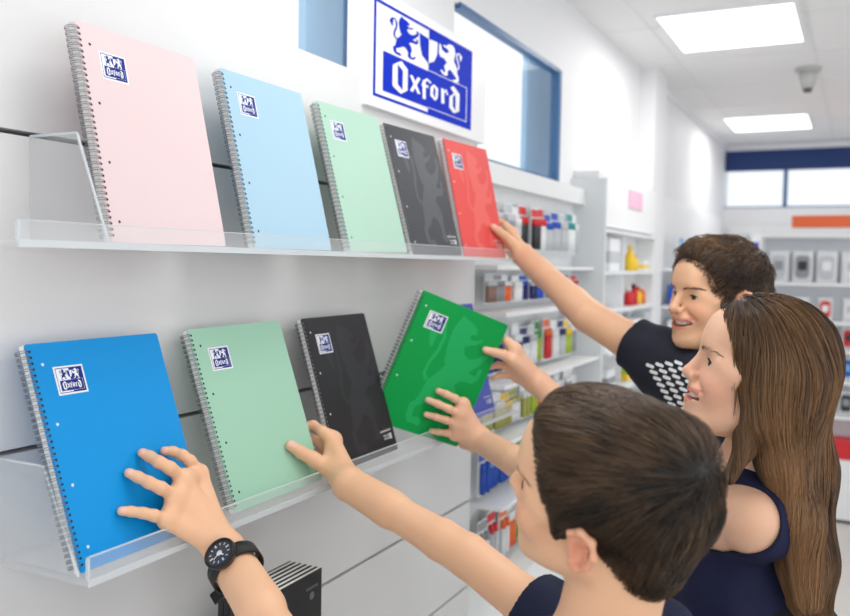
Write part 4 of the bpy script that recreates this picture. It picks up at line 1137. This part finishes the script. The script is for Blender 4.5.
rows = [  # name, base z, height, [(colour of body, cap colour, width)]
    ('top', 1.545, .155, ['grey grey', 'silver silver', 'grey silver', 'silver white', 'black red', 'black red', 'white red', 'silver blue', 'silver blue', 'silver silver', 'white teal', 'silver white']),
    ('second', 1.385, .095, ['brown silver', 'grey grey', 'orange white', 'white white', 'navy blue', 'navy silver', 'blue white', 'grey white', 'red red', 'silver grey', 'white grey', 'silver red']),
    ('third', 1.170, .150, ['blue sky', 'navy blue', 'grey silver', 'navy white', 'white navy', 'white silver', 'lime green', 'red orange', 'white white', 'silver navy', 'lime yellow', 'grey white']),
    ('fourth', 1.000, .120, ['olive lime', 'olive white', 'olive yellow', 'white olive', 'olive white', 'lime white', 'red red', 'olive yellow', 'white grey', 'sky white', 'grey white', 'white white']),
    ('fifth', 0.815, .140, ['blue blue', 'blue sky', 'blue blue', 'sky white', 'teal green', 'white teal', 'green teal', 'sky blue', 'white red', 'grey white', 'blue white', 'sky sky']),
    ('sixth', 0.590, .170, ['white grey', 'silver red', 'white orange', 'orange white', 'green white', 'green green', 'white navy', 'red white', 'grey silver', 'white blue', 'sky white', 'white red'])]
ORD = ['leftmost', 'second', 'third', 'fourth', 'fifth', 'sixth', 'seventh', 'eighth', 'ninth', 'tenth', 'eleventh', 'rightmost']
prnd = random.Random(3)
def pack(label, x, y, z, w, h, body, capc, group, n=2, facing='x', depth=.012):
    """hanging blister pack: card, pens with caps"""
    R = Matrix.Identity(3) if facing == 'x' else Matrix.Rotation(-math.pi/2, 3, 'Z')
    o = thing('pen_pack', label, 'stationery pack', (x, y, z), R, group)
    f = MB(); f.box(-.0012, 0, 0, w, 0, h); f.box(-.0012, .0006, 0.002, w-.002, h*.80, h*.97, 1); f.build('backing_card', [M_GOODW, pm(capc)], o)
    for k in range(n):
        yy = w*(k+.5)/n; r = min(w/n*.40, .0085)
        g = MB(); g.tube([(r, yy, h*.07), (r, yy, h*.60)], r, 8, 0); g.tube([(r, yy, h*.60), (r, yy, h*.76)], [r*1.08, r*.95], 8, 1)
        g.build('pen', [pm(body), pm(capc)], o, True)
    return o
for rn, z, h, items in rows:
    y = 2.30
    for i, it in enumerate(items):
        bc, cc = it.split(); w = prnd.uniform(.064, .074)
        if y+w > 3.27: break
        x = WU+.050+prnd.uniform(-.010, .010)
        pack(f'{bc} and {cc} pen pack, {ORD[i]} in the {rn} row of the pegboard bay', x, y, z, w, h*prnd.uniform(.88, 1), bc, cc, f'packs in the {rn} row of the pegboard bay', n=prnd.choice((2, 3)))
        y += w+prnd.uniform(.004, .010)
# second bay: white shelving up to the pillar, open compartments
b2 = thing('shelving_unit', 'white open shelving unit between the pegboard bay and the pillar', 'shelving', (WU, 3.32, 0))
f = MB(); f.box(0.001, 0.012, 0, 1.04, 0, 1.88); f.build('back_panel', M_WHITE, b2)
f = MB(); f.box(0.012, 0.10, 0, 1.04, 1.665, 1.88); f.build('header', M_WHITE, b2)
for z in (1.655, 1.485, 1.325, 1.165, 1.0, .8, .6, .3):
    f = MB(); f.box(0.012, 0.16 if z < 1.3 else 0.12, 0, 1.04, z-.014, z); f.build('shelf_board', mat('shelf_board_white', rgb(232, 235, 238), .4), b2)
for y in (0.0, .42, 1.022):
    f = MB(); f.box(0.012, 0.10, y, y+.018, 0, 1.64); f.build('divider', M_WHITE, b2)
sgp = MB(); sgp.box(0, .004, 0, .25, 0, .080)
o = sgp.build('header_sign', mat('pale_pink_sign', rgb(238, 190, 214), .6)); o.location = (WU+.101, 3.80, 1.765); tag(o, 'small pale pink sign on the white header of the shelving unit', 'sign')
def carton(name, label, loc, sx, sy, sz, c1, c2, group=None, cat='box'):
    o = thing(name, label, cat, loc, None, group)
    f = MB(); f.box(-sx/2, sx/2, -sy/2, sy/2, 0, sz); f.build('carton', pm(c1), o, bevel=.002)
    f = MB(); f.box(-sx/2-.0006, sx/2+.0006, -sy/2-.0006, sy/2+.0006, sz*.25, sz*.6); f.build('printed_band', pm(c2), o)
    return o
def bottle(label, loc, r, h, c1, c2, group=None):
    o = thing('bottle', label, 'bottle', loc, None, group)
    f = MB(); f.tube([(0, 0, 0), (0, 0, h*.62), (0, 0, h*.74), (0, 0, h*.78)], [r, r, r*.5, r*.42], 14); f.build('bottle_body', pm(c1), o, True)
    f = MB(); f.tube([(0, 0, h*.78), (0, 0, h)], [r*.5, r*.42], 12); f.build('cap', pm(c2), o, True)
    return o
SX = WU+.07
carton('carton', 'white carton with grey band on the upper left compartment of the shelving unit', (SX, 3.58, 1.4855), .07, .16, .135, 'white', 'silver')
bottle('tall yellow bottle beside the small yellow one on the shelving unit', (SX, 3.98, 1.4855), .022, .12, 'yellow', 'yellow')
bottle('small yellow bottle with orange cap on the shelving unit', (SX, 4.06, 1.4855), .020, .08, 'yellow', 'orange')
carton('carton', 'pale carton with yellow band behind the yellow bottles', (SX, 4.2, 1.4855), .06, .10, .05, 'white', 'yellow')
bottle('dark green bottle on the middle compartment of the shelving unit', (SX, 3.80, 1.3255), .018, .105, 'green', 'black')
bottle('red bottle with white cap on the middle compartment of the shelving unit', (SX, 3.98, 1.3255), .022, .085, 'red', 'white')
bottle('red bottle with black cap on the middle compartment of the shelving unit', (SX, 4.07, 1.3255), .022, .10, 'red', 'black')
bottle('yellow bottle with red cap on the middle compartment of the shelving unit', (SX, 4.15, 1.3255), .022, .085, 'yellow', 'red')
bottle('orange bottle with white cap on the middle compartment of the shelving unit', (SX, 4.24, 1.3255), .020, .09, 'orange', 'white')
for i, (y, w, h, c1, c2) in enumerate([(3.45, .14, .11, 'white', 'silver'), (3.62, .10, .09, 'silver', 'white'), (3.95, .16, .10, 'white', 'grey'), (4.15, .12, .12, 'silver', 'sky')]):
    carton('carton', f'{c1} carton with {c2} band on the counter high shelf, {ORD[i]} from the pegboard', (SX+.02, y, 1.1655), .07, w, h, c1, c2)
for i, (y, w, h, c1, c2) in enumerate([(3.5, .12, .08, 'white', 'grey'), (3.80, .05, .11, 'yellow', 'lime'), (3.90, .05, .09, 'orange', 'white'), (4.05, .14, .09, 'white', 'sky')]):
    carton('carton', f'{c1} carton with {c2} band on the lower shelf, {ORD[i]} from the pegboard', (SX+.02, y, 1.0005), .07, w, h, c1, c2)
for i, (y, w, h, c1, c2) in enumerate([(3.5, .16, .12, 'white', 'grey'), (3.84, .10, .11, 'white', 'silver'), (4.06, .14, .12, 'silver', 'white')]):
    carton('carton', f'{c1} carton with {c2} band near the foot of the shelving unit, {ORD[i]} from the pegboard', (SX+.02, y, .8005), .07, w, h, c1, c2)
# packs beyond the pillar
b3 = thing('display_bay', 'white wall bay with shelves beyond the pillar', 'display', (WU, 4.68, 0))
f = MB(); f.box(0.02, 0.032, 0, 2.4, 0, 1.9); f.build('back_panel', M_WHITE, b3)
for z in (1.50, 1.30, 1.10, .9, .6):
    f = MB(); f.box(0.032, 0.20, 0, 2.4, z-.014, z); f.build('shelf_board', MATS['shelf_board_white'], b3)
for i, (c1, c2) in enumerate([('blue', 'sky'), ('pink', 'white'), ('blue', 'blue'), ('navy', 'sky'), ('sky', 'white'), ('blue', 'navy'), ('white', 'blue'), ('sky', 'blue'), ('blue', 'white'), ('white', 'sky')]):
    pack(f'{c1} and {c2} tall pack, {ORD[i] if i < 9 else "last"} on the upper shelf beyond the pillar', WU+.15, 4.74+.2*i, 1.5005, .12, .17, c1, c2, 'tall packs beyond the pillar', 3)
for i, (c1, c2) in enumerate([('blue', 'blue'), ('sky', 'white'), ('yellow', 'white'), ('white', 'sky'), ('sky', 'blue'), ('navy', 'white'), ('white', 'red'), ('blue', 'sky')]):
    carton('carton', f'{c1} carton with {c2} band, {ORD[i]} on the second shelf beyond the pillar', (WU+.14, 4.82+.24*i, 1.3005), .08, .17, .11, c1, c2)
for i, (c1, c2) in enumerate([('white', 'blue'), ('silver', 'white'), ('sky', 'white'), ('red', 'white'), ('white', 'silver'), ('green', 'white'), ('white', 'sky'), ('blue', 'sky')]):
    carton('carton', f'{c1} carton with {c2} band, {ORD[i]} on the third shelf beyond the pillar', (WU+.14, 4.82+.24*i, 1.1005), .08, .16, .12, c1, c2)
# free standing unit at the back right with orange fascia
gu = thing('shelving_unit', 'white shelving unit with orange fascia at the back right of the shop', 'shelving', (-.55, 5.65, 0))
f = MB(); f.box(0, 1.9, 0.14, 0.17, 0.08, 1.70); f.build('back_panel', mat('unit_back_grey', rgb(214, 218, 224), .5), gu)
f = MB(); f.box(0.16, 1.9, 0.0, 0.14, 1.762, 1.832); f.build('fascia', M_ORANGE, gu)
f = MB(); f.box(0.0, 1.9, 0.01, 0.17, 1.70, 1.76); f.build('top_panel', M_WHITE, gu)
f = MB(); f.box(-.02, 0.0, 0.0, 0.17, 0, 1.76); f.build('side_panel', M_WHITE, gu)
for z in (1.43, 1.20, 1.03, .85, .64):
    f = MB(); f.box(0, 1.9, 0.0, 0.14, z-.02, z); f.build('shelf_board', M_WHITE, gu)
f = MB(); f.box(0, 1.9, 0.0, 0.14, .38, .50); f.build('red_panel', pm('red'), gu)
f = MB(); f.box(0, 1.9, 0.0, 0.14, .02, .38); f.box(0, 1.9, 0.01, 0.14, 0, .02, 1); f.build('plinth', [M_WHITE, pm('black')], gu)
def device(label, loc, c1, c2, sc=1.0):
    o = thing('boxed_gadget', label, 'gadget', loc, None, None)
    f = MB(); f.box(-.05*sc, .05*sc, 0, .03, 0, .17*sc); f.build('blister_card', M_GOODW, o, bevel=.002)
    f = MB(); f.prism([(x*sc, -.018, .085*sc+y*sc) for x, y in rrect(.07, .12, .02, -.035, -.06)], (0, .018, 0)); f.build('gadget_shell', pm(c1), o)
    f = MB(); f.prism([(x*sc, -.021, .085*sc+y*sc) for x, y in rrect(.044, .05, .008, -.022, -.02)], (0, .003, 0)); f.build('gadget_screen', pm(c2), o)
    return o
gx = lambda i: -.46+.135*i
cols = [('silver', 'grey'), ('grey', 'black'), ('silver', 'white'), ('white', 'silver'), ('silver', 'grey'), ('white', 'white'), ('grey', 'silver'), ('silver', 'navy'), ('white', 'grey')]
for r_, (z, cc, nm) in enumerate([(1.4305, cols, 'top'), (1.2005, [('white', 'blue'), ('white', 'navy'), ('red', 'white'), ('white', 'silver'), ('navy', 'lime'), ('yellow', 'navy'), ('black', 'red'), ('white', 'blue'), ('sky', 'white')], 'second'),
                                  (1.0305, [('sky', 'white'), ('white', 'navy'), ('blue', 'sky'), ('red', 'black'), ('navy', 'white'), ('black', 'red'), ('sky', 'blue'), ('white', 'red'), ('blue', 'white')], 'third'),
                                  (.8505, [('white', 'sky'), ('grey', 'silver'), ('white', 'blue'), ('blue', 'sky'), ('sky', 'white'), ('white', 'navy'), ('grey', 'white'), ('navy', 'blue'), ('white', 'grey')], 'fourth'),
                                  (.6405, [('grey', 'black'), ('silver', 'grey'), ('grey', 'white'), ('black', 'grey'), ('silver', 'white'), ('grey', 'silver'), ('white', 'grey'), ('silver', 'black'), ('grey', 'grey')], 'fifth')]):
    for i, (c1, c2) in enumerate(cc):
        device(f'{c1} gadget with {c2} screen, {ORD[i] if i else "leftmost"} on the {nm} shelf at the back right', (gx(i), 5.74, z), c1, c2, 1.12 if r_ == 0 else .82)
# low run of shelves against the far wall
fw = thing('shelving_unit', 'low white shelving along the far wall beneath the strip window', 'shelving', (-.98, 7.15, 0))
f = MB(); f.box(0, 3.0, .2, .22, 0, 1.85); f.build('back_panel', M_WHITE, fw)
for z in (1.62, 1.36, 1.1, .8, .4):
    f = MB(); f.box(0, 3.0, 0, .2, z-.02, z); f.build('shelf_board', MATS['shelf_board_white'], fw)
for r_, z in enumerate((1.6205, 1.3605, 1.1005)):
    for i in range(7):
        c1 = ['silver', 'white', 'sky', 'white', 'grey', 'white', 'silver'][(i+r_) % 7]; c2 = ['white', 'grey', 'blue', 'silver', 'sky', 'navy', 'red'][(i*2+r_) % 7]
        carton('carton', f'{c1} carton with {c2} band, {ORD[i]} on the {("upper", "middle", "lower")[r_]} far wall shelf', (-.88+.16*i, 7.24, z), .12, .12, .16, c1, c2)
